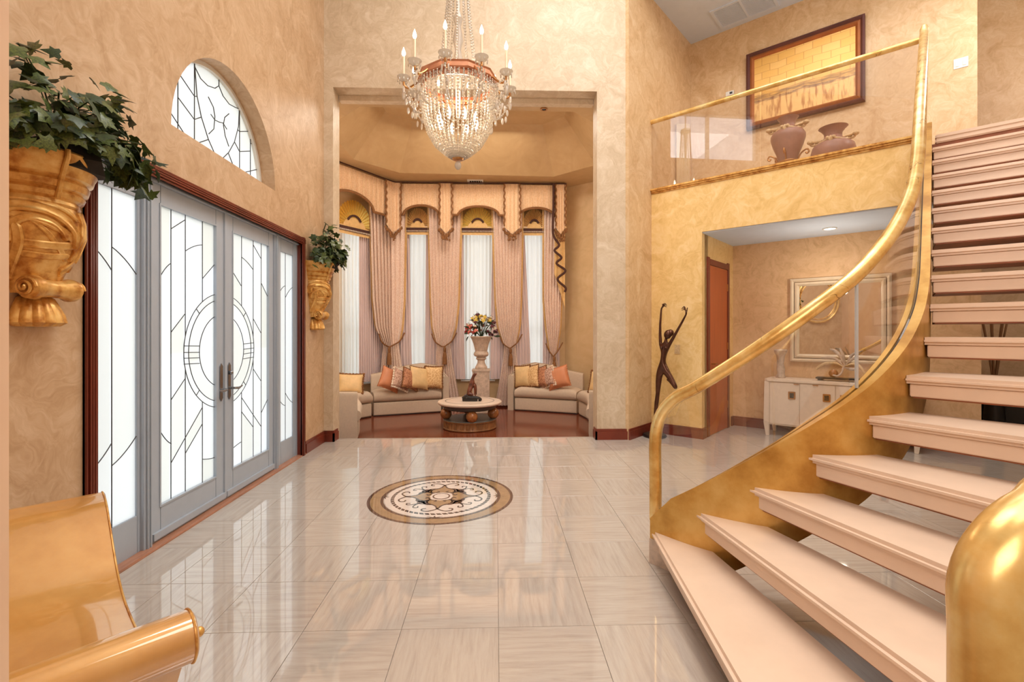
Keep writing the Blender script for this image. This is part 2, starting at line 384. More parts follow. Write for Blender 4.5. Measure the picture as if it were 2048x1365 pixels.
def catmull(pts, n=8):
    P = [Vector(p) for p in pts]; P = [P[0]*2-P[1]]+P+[P[-1]*2-P[-2]]; out = []
    for i in range(1, len(P)-2):
        for k in range(n):
            t = k/n; a, b_, c, d = P[i-1], P[i], P[i+1], P[i+2]
            out.append(.5*((2*b_)+(c-a)*t+(2*a-5*b_+4*c-d)*t*t+(3*b_-a-3*c+d)*t**3))
    out.append(P[-2]); return out
def lerp(a, b_, t): return a+(b_-a)*t
def interp(tab, x):
    if x <= tab[0][0]: return tab[0][1]
    for (x0, y0), (x1, y1) in zip(tab, tab[1:]):
        if x <= x1: return lerp(y0, y1, (x-x0)/(x1-x0))
    return tab[-1][1]

# ------------------------------------------------------------------ walls
def wall(name, P, d, n, t, s0, s1, z0, z1, holes, mat):
    """holes: (sa, sb, zbottom, ztop) or with ztop='arch' -> semicircle above spring height zbottom2"""
    br = {s0, s1}
    for h in holes:
        br |= {h[0], h[1]}
        if len(h) > 4: br |= {lerp(h[0], h[1], .5-.5*cos(pi*k/28)) for k in range(29)}
    br = sorted(x for x in br if s0-1e-9 <= x <= s1+1e-9); mb = MB()
    def top(h, s):
        if len(h) == 4: return h[3]
        c = (h[0]+h[1])/2; r = (h[1]-h[0])/2; return h[3]+math.sqrt(max(0, r*r-(s-c)**2))
    def pt(s, z, k): return (P[0]+d[0]*s+n[0]*t*k, P[1]+d[1]*s+n[1]*t*k, z)
    for a, b_ in zip(br, br[1:]):
        if b_-a < 1e-6: continue
        m_ = (a+b_)/2; hs = sorted([h for h in holes if h[0]-1e-6 < m_ < h[1]+1e-6], key=lambda h: h[2])
        la, lb = z0, z0
        for h in hs+[None]:
            ta, tb = (z1, z1) if h is None else (h[2], h[2])
            if ta-la > 1e-4 or tb-lb > 1e-4:
                mb.hexa([pt(a, la, 0), pt(b_, lb, 0), pt(b_, lb, 1), pt(a, la, 1), pt(a, ta, 0), pt(b_, tb, 0), pt(b_, tb, 1), pt(a, ta, 1)])
            if h: la, lb = top(h, a), top(h, b_)
    return struct(name, mb, mat)
ZC = 7.2
HIGHW = (2.3, 4.72, 5.5, 6.62)
wall('wall_left', (-2.2, 0), (0, 1), (-1, 0), .24, -2.5, 6.28, 0, ZC, [(2.70, 5.58, 0, 2.43), (3.36, 4.91, 2.81, 2.81, 'arch'), HIGHW], M_WL)
wall('wall_front', (0, 6.28), (1, 0), (0, 1), .25, -2.44, 1.727, 0, ZC, [(-2.085, 1.315, 0, 4.54)], M_WF)
wall('wall_back', (0, -2.5), (1, 0), (0, -1), .2, -2.4, 1.9, 0, ZC, [], M_WF)
mb = MB().dbox(-.90, -.70, -.674, 3.0, 0, 6.12); mb.hexa([(*D(-.90, -.674+.1), 6.1), (*D(-.70, -.674), 6.1), (*D(-.7, 3.), 6.1), (*D(-.9, 3.), 6.1), (*D(-.90, -.674+.1), ZC), (*D(-.70, -.674), ZC), (*D(-.7, 3.), ZC), (*D(-.9, 3.), ZC)])
struct('wall_angled', mb, M_WU)
struct('wall_upper', MB().dbox(-.70, 2.675, 1.46, 1.60, 3.34, 6.12).dbox(2.575, 2.675, 1.60, 2.7, 3.34, 6.12), M_WU)
struct('wall_upper_far', MB().dbox(2.6, 5.2, 2.6, 2.75, 3.34, 6.12), M_WU)
struct('wall_right', MB().dbox(5.0, 5.2, -8.6, 4.4, 0, ZC), M_WF)
struct('wall_gold', MB().dbox(-.70, 0, 0, .22, 0, 3.34).dbox(0, 2.2, 0, .22, 2.716, 3.34).dbox(-.02, 0, .1, 1.29, 0, 2.716), M_GOLDW)
struct('wall_hall', MB().dbox(-.2, 2.70, 1.29, 1.42, 0, 2.716), M_HALL)
struct('wall_hall_side', MB().dbox(2.56, 2.70, 1.42, 4.1, 0, 2.716), M_HALL)
struct('wall_den', MB().dbox(2.5, 5.2, 3.9, 4.05, 0, 2.716), M_HALL)
struct('wall_return', MB().box(-2.2, -.534, .35, .55, 0, 4.2), M_PIER)
# ceilings
struct('ceiling_main', MB().box(-2.5, 6, -2.7, 6.6, ZC, ZC+.1), M_CEIL)
struct('ceiling_upper', MB().dbox(-.9, 5.2, -.45, 3.1, 6.1, 6.2).dbox(-.9, 5.2, -.5, -.45, 6.1, ZC), M_CEIL)
struct('ceiling_hall', MB().dbox(-.05, 5.0, .02, 4.2, 2.70, 2.718), M_CEIL)
struct('floor_upper', MB().dbox(-.70, 2.18, .06, 1.5, 2.73, 3.335), M_TREAD)
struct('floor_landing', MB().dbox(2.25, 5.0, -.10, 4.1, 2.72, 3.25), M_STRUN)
# bay room
ZB = 4.48; FB = -.16
bay = [(-2.085, 6.53), (-3.75, 6.53), (-3.75, 8.06), (-2.30, 10.3), (1.468, 10.3), (3.0, 9.03), (3.0, 6.53), (1.315, 6.53)]
struct('floor_bay', MB().prism([(-3.8, 6.44), (-3.8, 10.6), (3.1, 10.6), (3.1, 6.44)], FB-.1, FB), M_WOODF)
wall('wall_bay_back', (0, 10.3), (1, 0), (0, 1), .2, -2.42, 1.6, FB, ZB+.1, [(-1.88, -1.36, .39, 3.60, 'arch'), (-.70, -.06, .39, 3.58, 'arch'), (.51, 1.07, .39, 3.60, 'arch')], M_BAY)
LL = math.hypot(1.45, 2.24); ld = (-1.45/LL, -2.24/LL); ln = (-2.24/LL, 1.45/LL)
wall('wall_bay_left_angled', (-2.30, 10.3), ld, ln, .2, 0, LL, FB, ZB+.1, [(.42, 1.20, .39, 3.45, 'arch')], M_BAY)
LR = math.hypot(1.532, 1.27); rd = (1.532/LR, -1.27/LR); rn = (1.27/LR, 1.532/LR)
wall('wall_bay_right_angled', (1.468, 10.3), rd, rn, .2, 0, LR, FB, ZB+.1, [], M_BAY)
struct('wall_bay_left', MB().box(-3.95, -3.75, 6.4, 8.2, FB, ZB+.1), M_BAY)
struct('wall_bay_right', MB().box(2.75, 2.95, 7.3, 9.3, FB, ZB+.1), M_BAY)
struct('wall_bay_front', MB().box(-3.95, -2.44, 6.42, 6.53, FB, ZB+1).box(-2.08, 1.31, 6.50, 6.6, ZB-.005, 4.9), M_WF)
# tray ceiling: flat soffit with an octagonal hole, sloped sides, flat top
octo = [(-1.86, 6.68), (-2.54, 7.38), (-2.54, 8.72), (-1.86, 9.43), (1.14, 9.56), (1.84, 8.86), (1.84, 7.45), (1.08, 6.74)]
outer = [(-2.2, 6.53), (-4.0, 6.53), (-4.0, 8.6), (-2.5, 10.5), (1.6, 10.5), (2.95, 9.2), (2.95, 7.6), (1.75, 6.53)]
mb = MB(); vs = [(x, y, ZB) for x, y in octo]+[(x, y, ZB) for x, y in outer]
mb.add(vs, [(i, (i+1) % 8, 8+(i+1) % 8, 8+i) for i in range(8)])
top = [(-1.5, 7.35), (-1.9, 7.75), (-1.9, 8.4), (-1.5, 8.8), (.85, 8.85), (1.2, 8.5), (1.2, 7.8), (.85, 7.4)]
struct('ceiling_bay', mb, M_TRAY)
mb = MB(); vs = [(x, y, ZB) for x, y in octo]+[(x, y, 5.2) for x, y in top]
mb.add(vs, [(i, (i+1) % 8, 8+(i+1) % 8, 8+i) for i in range(8)]+[tuple(range(8, 16))])
struct('ceiling_bay_tray', mb, M_TRAY, ang=.1)
# baseboards
def bb(mb, P, d, n, s0, s1, h=.14, z=0):
    def q(s, k): return (P[0]+d[0]*s+n[0]*k, P[1]+d[1]*s+n[1]*k)
    for z0, z1, k in ((z, z+h*.78, .022), (z+h*.78, z+h, .013)):
        pts = [q(s0, 0), q(s1, 0), q(s1, k), q(s0, k)]
        mb.prism(pts, z0, z1)
mb = MB(); bb(mb, (-2.2, 0), (0, 1), (1, 0), 5.66, 6.28); bb(mb, (-2.2, 0), (0, 1), (1, 0), .55, 2.64); struct('baseboard_left', mb, M_TRIM)
mb = MB(); bb(mb, (0, 6.28), (1, 0), (0, -1), -2.2, -2.063); bb(mb, (0, 6.28), (1, 0), (0, -1), 1.293, 1.735)
bb(mb, (-2.085, 0), (0, 1), (1, 0), 6.258, 6.44); bb(mb, (1.315, 0), (0, 1), (-1, 0), 6.258, 6.44); struct('baseboard_front', mb, M_TRIM)
mb = MB(); bb(mb, D(-.70, 0), AQ, AU, -.68, 0); bb(mb, D(0, 0), AU, (-AQ[0], -AQ[1]), -.70, .022); bb(mb, D(0, 0), AQ, AU, 0, .13)
bb(mb, D(0, 1.29), AU, (-AQ[0], -AQ[1]), 0, 2.70); bb(mb, D(0, 1.29), AQ, AU, -.1, 0); struct('baseboard_hall', mb, M_TRIM)
mb = MB(); bb(mb, (0, 10.3), (1, 0), (0, -1), -2.3, 1.46, .14, FB); bb(mb, (1.468, 10.3), rd, (-rn[0], -rn[1]), 0, LR, .14, FB); struct('baseboard_bay', mb, M_TRIM)

# ------------------------------------------------------------------ floor with marble tiles
fl = struct('floor', MB().box(-2.5, 8.5, -2.7, 6.44, -.12, -.006), M_GROUT)
struct('floor_hall', MB().dbox(-.9, 5.1, -.5, 4.2, -.12, -.0065), M_GROUT)
T = .457; G = .0012; tiles = {}
def tile_mesh(x0, x1, y0, y1):
    key = (round(x0, 3), round(x1, 3), round(y0, 3), round(y1, 3))
    if key not in tiles:
        b_ = .0004; mb = MB(); mb.add([(x0, y0, -.005), (x1, y0, -.005), (x1, y1, -.005), (x0, y1, -.005), (x0, y0, -b_), (x1, y0, -b_), (x1, y1, -b_), (x0, y1, -b_),
            (x0+b_, y0+b_, 0), (x1-b_, y0+b_, 0), (x1-b_, y1-b_, 0), (x0+b_, y1-b_, 0)],
            [(0, 1, 5, 4), (1, 2, 6, 5), (2, 3, 7, 6), (3, 0, 4, 7), (4, 5, 9, 8), (5, 6, 10, 9), (6, 7, 11, 10), (7, 4, 8, 11), (8, 9, 10, 11)])
        tiles[key] = mb.mesh('tile', M_TILE)
    return tiles[key]
def inside_hall(x, y):
    dx, dy = x-A0[0], y-A0[1]; u = dx*AU[0]+dy*AU[1]; v = dx*AQ[0]+dy*AQ[1]
    return (u > -.9 and v < 1.45) or (u > 2.6 and v < 3.2)
ntile = 0
for i in range(-5, 12):
    for j in range(-5, 12):
        cx = .012+T*(i+.5); cy = 2.30+T*(j+.5)
        if cy < .9 and cx < 6 or cx > 6.2 or cy < .6: 
            if not (cy > .25 and cx > -1.9 and cx < 1): continue
        if cy > 6.3 and cx < 1.6 and not (-2.2 < cx < 1.5): continue
        if cx > 1.6 and not inside_hall(cx, cy): continue
        dx, dy = cx-A0[0], cy-A0[1]; u = dx*AU[0]+dy*AU[1]
        if u > 4.0: continue
        rot = (i+j) % 2 == 0
        x0, x1, y0, y1 = -T/2+G, T/2-G, -T/2+G, T/2-G
        x0 = max(x0, -2.178-cx); y1 = min(y1, 6.44-cy) if cx < 1.6 else y1
        if x1-x0 < .03 or y1-y0 < .03: continue
        if rot: me = tile_mesh(y0, y1, -x1, -x0); rz = pi/2
        else: me = tile_mesh(x0, x1, y0, y1); rz = 0
        o = link_mesh('tile', me, fl, (cx, cy, 0), (0, 0, rz)); ntile += 1
print('tiles', ntile)
struct('trim_1', MB().box(-2.26, -2.18, 2.6, 5.66, -.05, .012), M_THRESH, bevel=.004)
struct('trim_2', MB().box(-2.085, 1.315, 6.43, 6.455, FB, .001), M_TILE)

# ------------------------------------------------------------------ entrance doors
XD = -2.27
def came(mb, pts, r=.0032): mb.tube([(XD+.006, y, z) for y, z in pts], r, 5)
CY, CZ = 4.105, 1.25
def ringy(a, y): # half height of the ellipse of half-width a at y
    k = 1-((y-CY)/a)**2
    return .915*a*math.sqrt(k) if k > 0 else 0
def pane(parent, y0, y1, lo, hi, n=10):
    mb = MB(); g = .002; ys = [lerp(y0+g, y1-g, k/n) for k in range(n+1)]; vs = []
    for y in ys:
        a, b_ = lo(y), hi(y)
        if b_ < a: b_ = a
        vs.append((y, a, b_))
    if max(b_-a for _, a, b_ in vs) < .02: return
    P = [(XD, y, a) for y, a, b_ in vs]+[(XD, y, b_) for y, a, b_ in vs]; Q = [(XD-.006, y, z) for _, y, z in P]
    m_ = len(vs); fs = []
    for i in range(m_-1): fs += [(i, i+1, m_+i+1, m_+i), (2*m_+i+1, 2*m_+i, 3*m_+i, 3*m_+i+1)]
    mb.add(P+Q, fs).build('glass_pane', M_FROST, parent)
def cells(parent, y0, y1, zb, zt, lines, circle=True):
    fs = [lambda y: zb]+[(lambda y, L=L: interp(L, y)) for L in sorted(lines, key=lambda L: interp(L, (y0+y1)/2))]+[lambda y: zt]
    for lo, hi in zip(fs, fs[1:]):
        if not circle: pane(parent, y0, y1, lo, hi); continue
        pane(parent, y0, y1, lambda y: max(lo(y), CZ+ringy(.51, y)), hi)
        pane(parent, y0, y1, lo, lambda y: min(hi(y), CZ-ringy(.51, y)))
def arc(y0, z0, y1, z1, bulge, n=6):
    out = []
    for k in range(n+1):
        t_ = k/n; out.append((lerp(y0, y1, t_), lerp(z0, z1, t_)+bulge*4*t_*(1-t_)))
    return out
def door_leaf(name, ya, yb, ga, gb, strips, lines, mirror=False, handle_y=None):
    d_ = thing(name, 'grey painted entrance door leaf with leaded frosted glass', None, (XD, ya, 0), kind='structure')
    z0, z1 = .24, 2.255
    mb = MB(); f0, f1 = -.03, .018
    mb.box(XD+f0, XD+f1, ya, ga, .03, 2.40).box(XD+f0, XD+f1, gb, yb, .03, 2.40).box(XD+f0, XD+f1, ga, gb, .03, z0).box(XD+f0, XD+f1, ga, gb, z1, 2.40)
    mb.build('door_frame', M_DOOR, d_, bevel=.004)
    mb = MB()
    for a, b_ in ((z0-.012, z0), (z1, z1+.012)): mb.box(XD+f1-.004, XD+f1+.006, ga-.012, gb+.012, a, b_)
    for a, b_ in ((ga-.012, ga), (gb, gb+.012)): mb.box(XD+f1-.004, XD+f1+.006, a, b_, z0, z1)
    mb.box(XD+f1, XD+f1+.02, ya+.01, yb-.01, .03, .075)
    mb.build('glazing_bead', M_DOOR, d_)
    for k, (a, b_) in enumerate(zip(strips, strips[1:])): cells(d_, a, b_, z0, z1, lines[k])
    mb = MB()
    for y in strips[1:-1]:
        k = ringy(.51, y)
        if k > 0: came(mb, [(y, z0), (y, CZ-k)]); came(mb, [(y, CZ+k), (y, z1)])
        else: came(mb, [(y, z0), (y, z1)])
    for k in range(len(strips)-1):
        for L in lines[k]: came(mb, L)
    # rings and their panes
    s_ = 1 if mirror else -1; edge = ga if mirror else gb
    lim = lambda a: math.acos(min(1, abs(edge-CY)/a))
    for a in (.51, .455, .325):
        t0 = lim(a); came(mb, [(CY+s_*a*cos(th), CZ+.915*a*sin(th)) for th in [lerp(-t0, t0, k/40) for k in range(41)]])
    for dz in (.048, .0, -.042, -.085): came(mb, [(CY+s_*.325*.99, CZ+dz-.003), (CY+s_*.508, CZ+dz+.003)])
    for sg in (-1, 1):
        th = sg*.78; came(mb, [(CY+s_*a*cos(th), CZ+.915*a*sin(th)) for a in (.51, .455)])
    mb.build('lead_came', M_LEAD, d_)
    def rp_(a, b_, t0, t1):
        mb2 = MB(); n = 14; vs = []
        for xx in (XD, XD-.006):
            for k in range(n+1):
                for q in (a, b_):
                    l_ = lim(q) if q > abs(edge-CY) else 0; th = max(-l_, min(l_, lerp(t0, t1, k/n)*(l_ if abs(t0) > 3 else 1)))
                    vs.append((xx, CY+s_*q*cos(th), CZ+.915*q*sin(th)))
        m_ = 2*(n+1); fs = []
        for k in range(n): fs += [(2*k, 2*k+1, 2*k+3, 2*k+2), (m_+2*k+1, m_+2*k, m_+2*k+2, m_+2*k+3)]
        mb2.add(vs, fs).build('glass_pane', M_FROST, d_)
    for a, b_ in ((.455, .508), (.327, .453)):
        q = [-2.0, -.78, -.19, 0.0, .1, .78, 2.0] if a > .4 else [-2.0, -.19, -.0, .1, 2.0]
        for t0, t1 in zip(q, q[1:]): rp_(a, b_, t0, t1)
    # inner half disc
    def half(y): return ringy(.323, y)
    ys = (CY+s_*.322, edge); pane(d_, min(ys), max(ys), lambda y: CZ-half(y), lambda y: CZ+half(y), 16)
    # handle
    h = thing('handle', None, None)
    COL.objects.unlink(h); bpy.data.objects.remove(h)
    hy = handle_y; mb = MB(); mb.box(XD+f1, XD+f1+.008, hy-.02, hy+.02, .86, 1.12)
    mb.add([(XD+f1, hy-.02, 1.12), (XD+f1, hy+.02, 1.12), (XD+f1, hy, 1.145), (XD+f1+.008, hy-.02, 1.12), (XD+f1+.008, hy+.02, 1.12), (XD+f1+.008, hy, 1.145)], [(0, 1, 2), (3, 5, 4), (0, 3, 4, 1), (1, 4, 5, 2), (2, 5, 3, 0)])
    mb.add([(XD+f1, hy-.02, .86), (XD+f1, hy+.02, .86), (XD+f1, hy, .835), (XD+f1+.008, hy-.02, .86), (XD+f1+.008, hy+.02, .86), (XD+f1+.008, hy, .835)], [(0, 2, 1), (3, 4, 5), (0, 1, 4, 3), (1, 2, 5, 4), (2, 0, 3, 5)])
    pl = mb.build('door_handle', M_NICKEL, d_)
    mb = MB().tube([(XD+f1, hy, .93), (XD+f1+.05, hy, .93), (XD+f1+.055, hy-s_*-.05, .925), (XD+f1+.05, hy+s_*.09, .93), (XD+f1+.055, hy+s_*.115, .94)], [.012, .010, .012, .008, .005], 8)
    if mirror: mb.ell((XD+f1+.02, hy+.0, 1.06), .018)
    mb.build('lever', M_NICKEL, pl)
    return d_
dl = [
 [arc(3.334, 1.755, 3.456, 1.881, .015), arc(3.339, .746, 3.46, .621, -.015)],
 [[(3.456, 2.121), (3.612, 2.221)], [(3.456, 1.399), (3.612, 1.536)], [(3.46, .93), (3.612, 1.063)], [(3.46, .49), (3.612, .63)]],
 [arc(3.612, 1.992, 3.818, 2.074, .012), [(3.612, .63), (3.818, .82)], [(3.612, .515), (3.818, .693)]],
 [[(3.818, 1.813), (3.975, 1.942)], arc(3.818, .42, 3.975, .391, -.004)]]
S1 = [3.333, 3.456, 3.612, 3.818, 3.977]
door_leaf('door_1', 3.235, 4.10, 3.333, 3.977, S1, dl, False, 4.045)
mir = lambda L: [(8.21-y, z) for y, z in reversed(L)]
S2 = [4.23, 4.394, 4.601, 4.755, 4.883]
dl2 = [[[(4.23, 1.936), (4.394, 1.81)], arc(4.23, .394, 4.394, .425, .004)],
 [arc(4.394, 2.07, 4.601, 1.984, .01), [(4.394, .82), (4.601, .63)], [(4.394, .693), (4.601, .515)]],
 [[(4.601, 2.217), (4.755, 2.109)], [(4.601, 1.528), (4.755, 1.39)], [(4.601, 1.059), (4.755, .928)], [(4.601, .63), (4.755, .49)]],
 [[(4.755, 1.877), (4.883, 1.758)], [(4.755, .621), (4.883, .73)]]]
door_leaf('door_2', 4.105, 4.98, 4.23, 4.883, S2, dl2, True, 4.165)
def sidelight(name, ya, yb, ga, gb, ym, L1, L2):
    d_ = thing(name, 'grey framed leaded sidelight beside the entrance doors', None, (XD, ya, 0), kind='structure'); z0, z1 = .245, 2.25
    mb = MB().box(XD-.03, XD+.012, ya, ga, .0, 2.42).box(XD-.03, XD+.012, gb, yb, 0, 2.42).box(XD-.03, XD+.012, ga, gb, 0, z0).box(XD-.03, XD+.012, ga, gb, z1, 2.42)
    mb.build('window_frame', M_DOOR, d_, bevel=.003)
    cells(d_, ga, ym, z0, z1, L1, False); cells(d_, ym, gb, z0, z1, L2, False)
    mb = MB(); came(mb, [(ym, z0), (ym, z1)])
    for L in L1+L2: came(mb, L)
    mb.build('lead_came', M_LEAD, d_)
sidelight('window_1', 2.74, 3.17, 2.80, 3.13, 2.935, [arc(2.80, 1.885, 2.935, 1.765, .01), arc(2.80, .63, 2.935, .746, -.01)], [arc(2.935, 1.904, 3.13, 1.765, .015), arc(2.935, .612, 3.13, .745, -.015)])
sidelight('window_2', 5.04, 5.54, 5.166, 5.475, 5.29, [arc(5.166, 1.83, 5.29, 1.901, .01), arc(5.166, .676, 5.29, .612, -.01)], [arc(5.29, 1.77, 5.475, 1.90, .015), arc(5.29, .749, 5.475, .618, -.015)])
# mullions + frame head
mb = MB()
for a, b_ in ((3.155, 3.235), (4.98, 5.06)):
    mb.box(XD-.04, XD+.035, a, b_, 0, 2.42); mb.box(XD+.035, XD+.048, a+.02, a+.035, 0, 2.42); mb.box(XD+.035, XD+.048, b_-.035, b_-.02, 0, 2.42)
mb.box(XD-.04, XD+.03, 2.72, 5.56, 2.40, 2.44).box(XD+.02, XD+.045, 2.72, 5.56, 2.385, 2.40).box(XD-.04, XD+.022, 2.70, 2.76, 0, 2.42).box(XD-.04, XD+.022, 5.52, 5.585, 0, 2.42)
mb.box(XD+.01, XD+.03, 4.085, 4.125, .03, 2.40).box(XD-.04, XD+.02, 3.2, 5.0, 0, .03)
struct('trim_3', mb, M_DOOR, bevel=.003)
# fluted mahogany casing
mb = MB(); w0 = .075
def flute(mb, a, b_, lo, hi, vertical):
    n = 5
    for k in range(n):
        p0 = lerp(a, b_, k/n); p1 = lerp(a, b_, (k+.78)/n); x1 = -2.2+(.022 if k in (0, n-1) else .030)
        if vertical: mb.box(-2.2, x1, p0, p1, lo, hi)
        else: mb.box(-2.2, x1, lo, hi, p0, p1)
    if vertical: mb.box(-2.2, -2.186, a, b_, lo, hi)
    else: mb.box(-2.2, -2.186, lo, hi, a, b_)
flute(mb, 2.655, 2.735, 0, 2.475, True); flute(mb, 5.545, 5.625, 0, 2.475, True); flute(mb, 2.395, 2.475, 2.655, 5.625, False)
struct('trim_4', mb, M_TRIM, bevel=.0015)
struct('trim_5', MB().box(-2.44, -2.2, 2.70, 2.712, 0, 2.43).box(-2.44, -2.2, 5.568, 5.58, 0, 2.43), M_TRIM)

# arched window above the doors
XA = -2.36; AC = 4.135; AR = .775
aw = thing('window_3', 'half round leaded window above the entrance doors', None, (XA, AC, 2.81), kind='structure')
mb = MB()
for r0, r1, x0, x1 in ((AR-.035, AR+.005, XA-.03, XA+.03),):
    n = 40
    for k in range(n):
        a, b_ = pi*k/n, pi*(k+1)/n
        q = lambda r, th: (AC+r*cos(th), 2.81+r*sin(th))
        P = [q(r0, a), q(r1, a), q(r1, b_), q(r0, b_)]
        mb.hexa([(x0, y, z) for y, z in P]+[(x1, y, z) for y, z in P])
mb.box(XA-.03, XA+.03, AC-AR, AC+AR, 2.81, 2.845).build('window_frame', M_WHITE, aw)
XD_keep = XD; XD = XA
top_a = lambda y: 2.81+math.sqrt(max(0, (AR-.03)**2-(y-AC)**2))
Rr = AR-.03
SL = [(3.869, 3.50), (3.901, 3.263), (3.957, 3.122), (4.05, 2.983), (4.137, 2.90), (4.2, 2.845)]
SR = [(4.2, 2.845), (4.274, 2.913), (4.355, 2.987), (4.447, 3.113), (4.516, 3.281), (4.53, 3.44)]
SW = [(3.869, 3.48), (3.947, 3.425), (4.043, 3.416), (4.144, 3.446), (4.202, 3.497), (4.266, 3.441), (4.363, 3.416), (4.464, 3.433), (4.53, 3.45)]
for y0, y1, Ls in [(AC-Rr, 3.67, [[(3.4, 3.1), (3.67, 2.945)]]), (3.67, 3.867, [[(3.67, 3.33), (3.867, 3.245)], [(3.67, 3.142), (3.867, 3.063)], [(3.67, 2.945), (3.867, 2.85)]]),
                   (4.534, 4.73, [[(4.534, 3.245), (4.73, 3.331)], [(4.534, 3.061), (4.73, 3.138)], [(4.534, 2.86), (4.73, 2.945)]]), (4.73, AC+Rr, [[(4.73, 3.212), (4.88, 3.27)], [(4.73, 2.945), (4.88, 3.02)]])]:
    fs = [lambda y: 2.845]+[(lambda y, L=L: interp(L, y)) for L in sorted(Ls, key=lambda L: interp(L, (y0+y1)/2))]+[top_a]
    for lo, hi in zip(fs, fs[1:]): pane(aw, y0, y1, lambda y, lo=lo: min(lo(y), top_a(y)), lambda y, hi=hi: min(hi(y), top_a(y)))
pane(aw, 3.869, 4.534, lambda y: max(2.845, interp(SL, y) if y < 4.2 else interp(SR, y)), lambda y: min(interp(SW, y), top_a(y)), 24)
pane(aw, 3.869, 4.202, lambda y: interp(SW, y), top_a, 16); pane(aw, 4.202, 4.534, lambda y: interp(SW, y), top_a, 16)
pane(aw, 3.869, 4.2, lambda y: 2.845, lambda y: interp(SL, y)-.002, 12); pane(aw, 4.2, 4.534, lambda y: 2.845, lambda y: interp(SR, y)-.002, 12)
mb = MB()
for L in [[(3.867, 2.845), (3.867, top_a(3.867))], [(3.67, 2.845), (3.67, top_a(3.67))], [(4.534, 2.845), (4.534, top_a(4.534))], [(4.73, 2.845), (4.73, top_a(4.73))],
          [(3.67, 3.33), (3.867, 3.245), (3.894, 3.257)], [(3.67, 3.142), (3.867, 3.063), (3.957, 3.122)], [(3.42, 3.09), (3.747, 2.90), (3.8, 2.85)], [(3.867, 2.87), (4.05, 2.979)],
          SL, SR, SW, [(4.202, 3.497), (4.202, top_a(4.202))], [(4.05, 3.329), (4.122, 3.277), (4.144, 3.21), (4.13, 3.1), (4.058, 3.028)],
          [(4.086, 3.202), (4.144, 3.18), (4.205, 3.189), (4.266, 3.207), (4.325, 3.178)], [(4.358, 3.329), (4.29, 3.266), (4.27, 3.195), (4.298, 3.109), (4.355, 3.039)],
          [(4.507, 3.25), (4.534, 3.245), (4.738, 3.331)], [(4.45, 3.115), (4.534, 3.061), (4.73, 3.138)], [(4.35, 2.976), (4.47, 2.85)], [(4.73, 3.212), (4.85, 3.255)], [(4.534, 2.86), (4.87, 3.01)]]:
    came(mb, L, .004)
mb.build('lead_came', M_LEAD, aw); XD = XD_keep
# high window of the foyer (seen mirrored in the balcony glass)
hw = thing('window_4', 'high rectangular window near the foyer ceiling', None, (-2.35, HIGHW[0], HIGHW[2]), kind='structure')
mb = MB(); y0, y1, z0, z1 = HIGHW
for a, b_ in ((y0, y0+.05), (3.48, 3.56), (y1-.05, y1)): mb.box(-2.38, -2.32, a, b_, z0, z1)
mb.box(-2.38, -2.32, y0, y1, z0, z0+.05).box(-2.38, -2.32, y0, y1, z1-.05, z1); mb.build('window_frame', M_WHITE, hw)
for a, b_ in ((y0+.05, 3.48), (3.56, y1-.05)): MB().box(-2.352, -2.346, a, b_, z0+.05, z1-.05).build('glass_pane', M_GLASS, hw)

# ------------------------------------------------------------------ floor medallion
md = thing('floor_medallion', 'round inlaid marble medallion with scrolls set in the floor', 'medallion', (-.465, 4.15, 0))
def disc(r0, r1, z, n=96):
    mb = MB()
    if r0 == 0: mb.add([(r1*cos(2*pi*k/n), r1*sin(2*pi*k/n), z) for k in range(n)]+[(r1*cos(2*pi*k/n), r1*sin(2*pi*k/n), -.001) for k in range(n)], [tuple(range(n))]+[(k, (k+1) % n, n+(k+1) % n, n+k) for k in range(n)])
    else:
        vs = []
        for r, zz in ((r0, -.001), (r0, z), (r1, z), (r1, -.001)): vs += [(r*cos(2*pi*k/n), r*sin(2*pi*k/n), zz) for k in range(n)]
        mb.add(vs, [(a*n+k, a*n+(k+1) % n, (a+1)*n+(k+1) % n, (a+1)*n+k) for a in range(3) for k in range(n)])
    return mb
disc(0, .47, .0010).build('cream_disc', M_CRM, md, world=False)
disc(.585, .61, .0016).build('outer_ring', M_BRM, md, world=False)
disc(.50, .59, .0013).build('tan_ring', M_TANM, md, world=False)
disc(.478, .503, .0016).build('inner_ring', M_BRM, md, world=False)
mb = MB(); nr = 56
for k in range(nr):
    a = 2*pi*k/nr; q = lambda r, th: (r*cos(th), r*sin(th))
    P = [q(.392, a), q(.392, a+.085), q(.42, a+.125), q(.42, a+.04)]
    mb.prism(P, .001, .0016)
mb.build('rope_ring', M_BLK, md, world=False)['kind'] = 'stuff'
def ribbon(mb, pts, w, z=.0017):
    n = len(pts); L_ = []; R_ = []
    for i, p in enumerate(pts):
        a = pts[max(0, i-1)]; b_ = pts[min(n-1, i+1)]; dx, dy = b_[0]-a[0], b_[1]-a[1]; l_ = math.hypot(dx, dy) or 1
        ww = w*(1 if isinstance(w, float) else 1)
        L_.append((p[0]-dy/l_*ww/2, p[1]+dx/l_*ww/2)); R_.append((p[0]+dy/l_*ww/2, p[1]-dx/l_*ww/2))
    for i in range(n-1): mb.prism([L_[i], R_[i], R_[i+1], L_[i+1]], .001, z)
def spiral(cx, cy, r0, a0, turns, s=1, n=20):
    return [(cx+r0*(1-.75*k/n)*cos(a0+s*2*pi*turns*k/n), cy+r0*(1-.75*k/n)*sin(a0+s*2*pi*turns*k/n)) for k in range(n+1)]
rot2 = lambda p, a: (p[0]*cos(a)-p[1]*sin(a), p[0]*sin(a)+p[1]*cos(a))
lob = MB(); tan = MB(); scr = MB(); tip = MB()
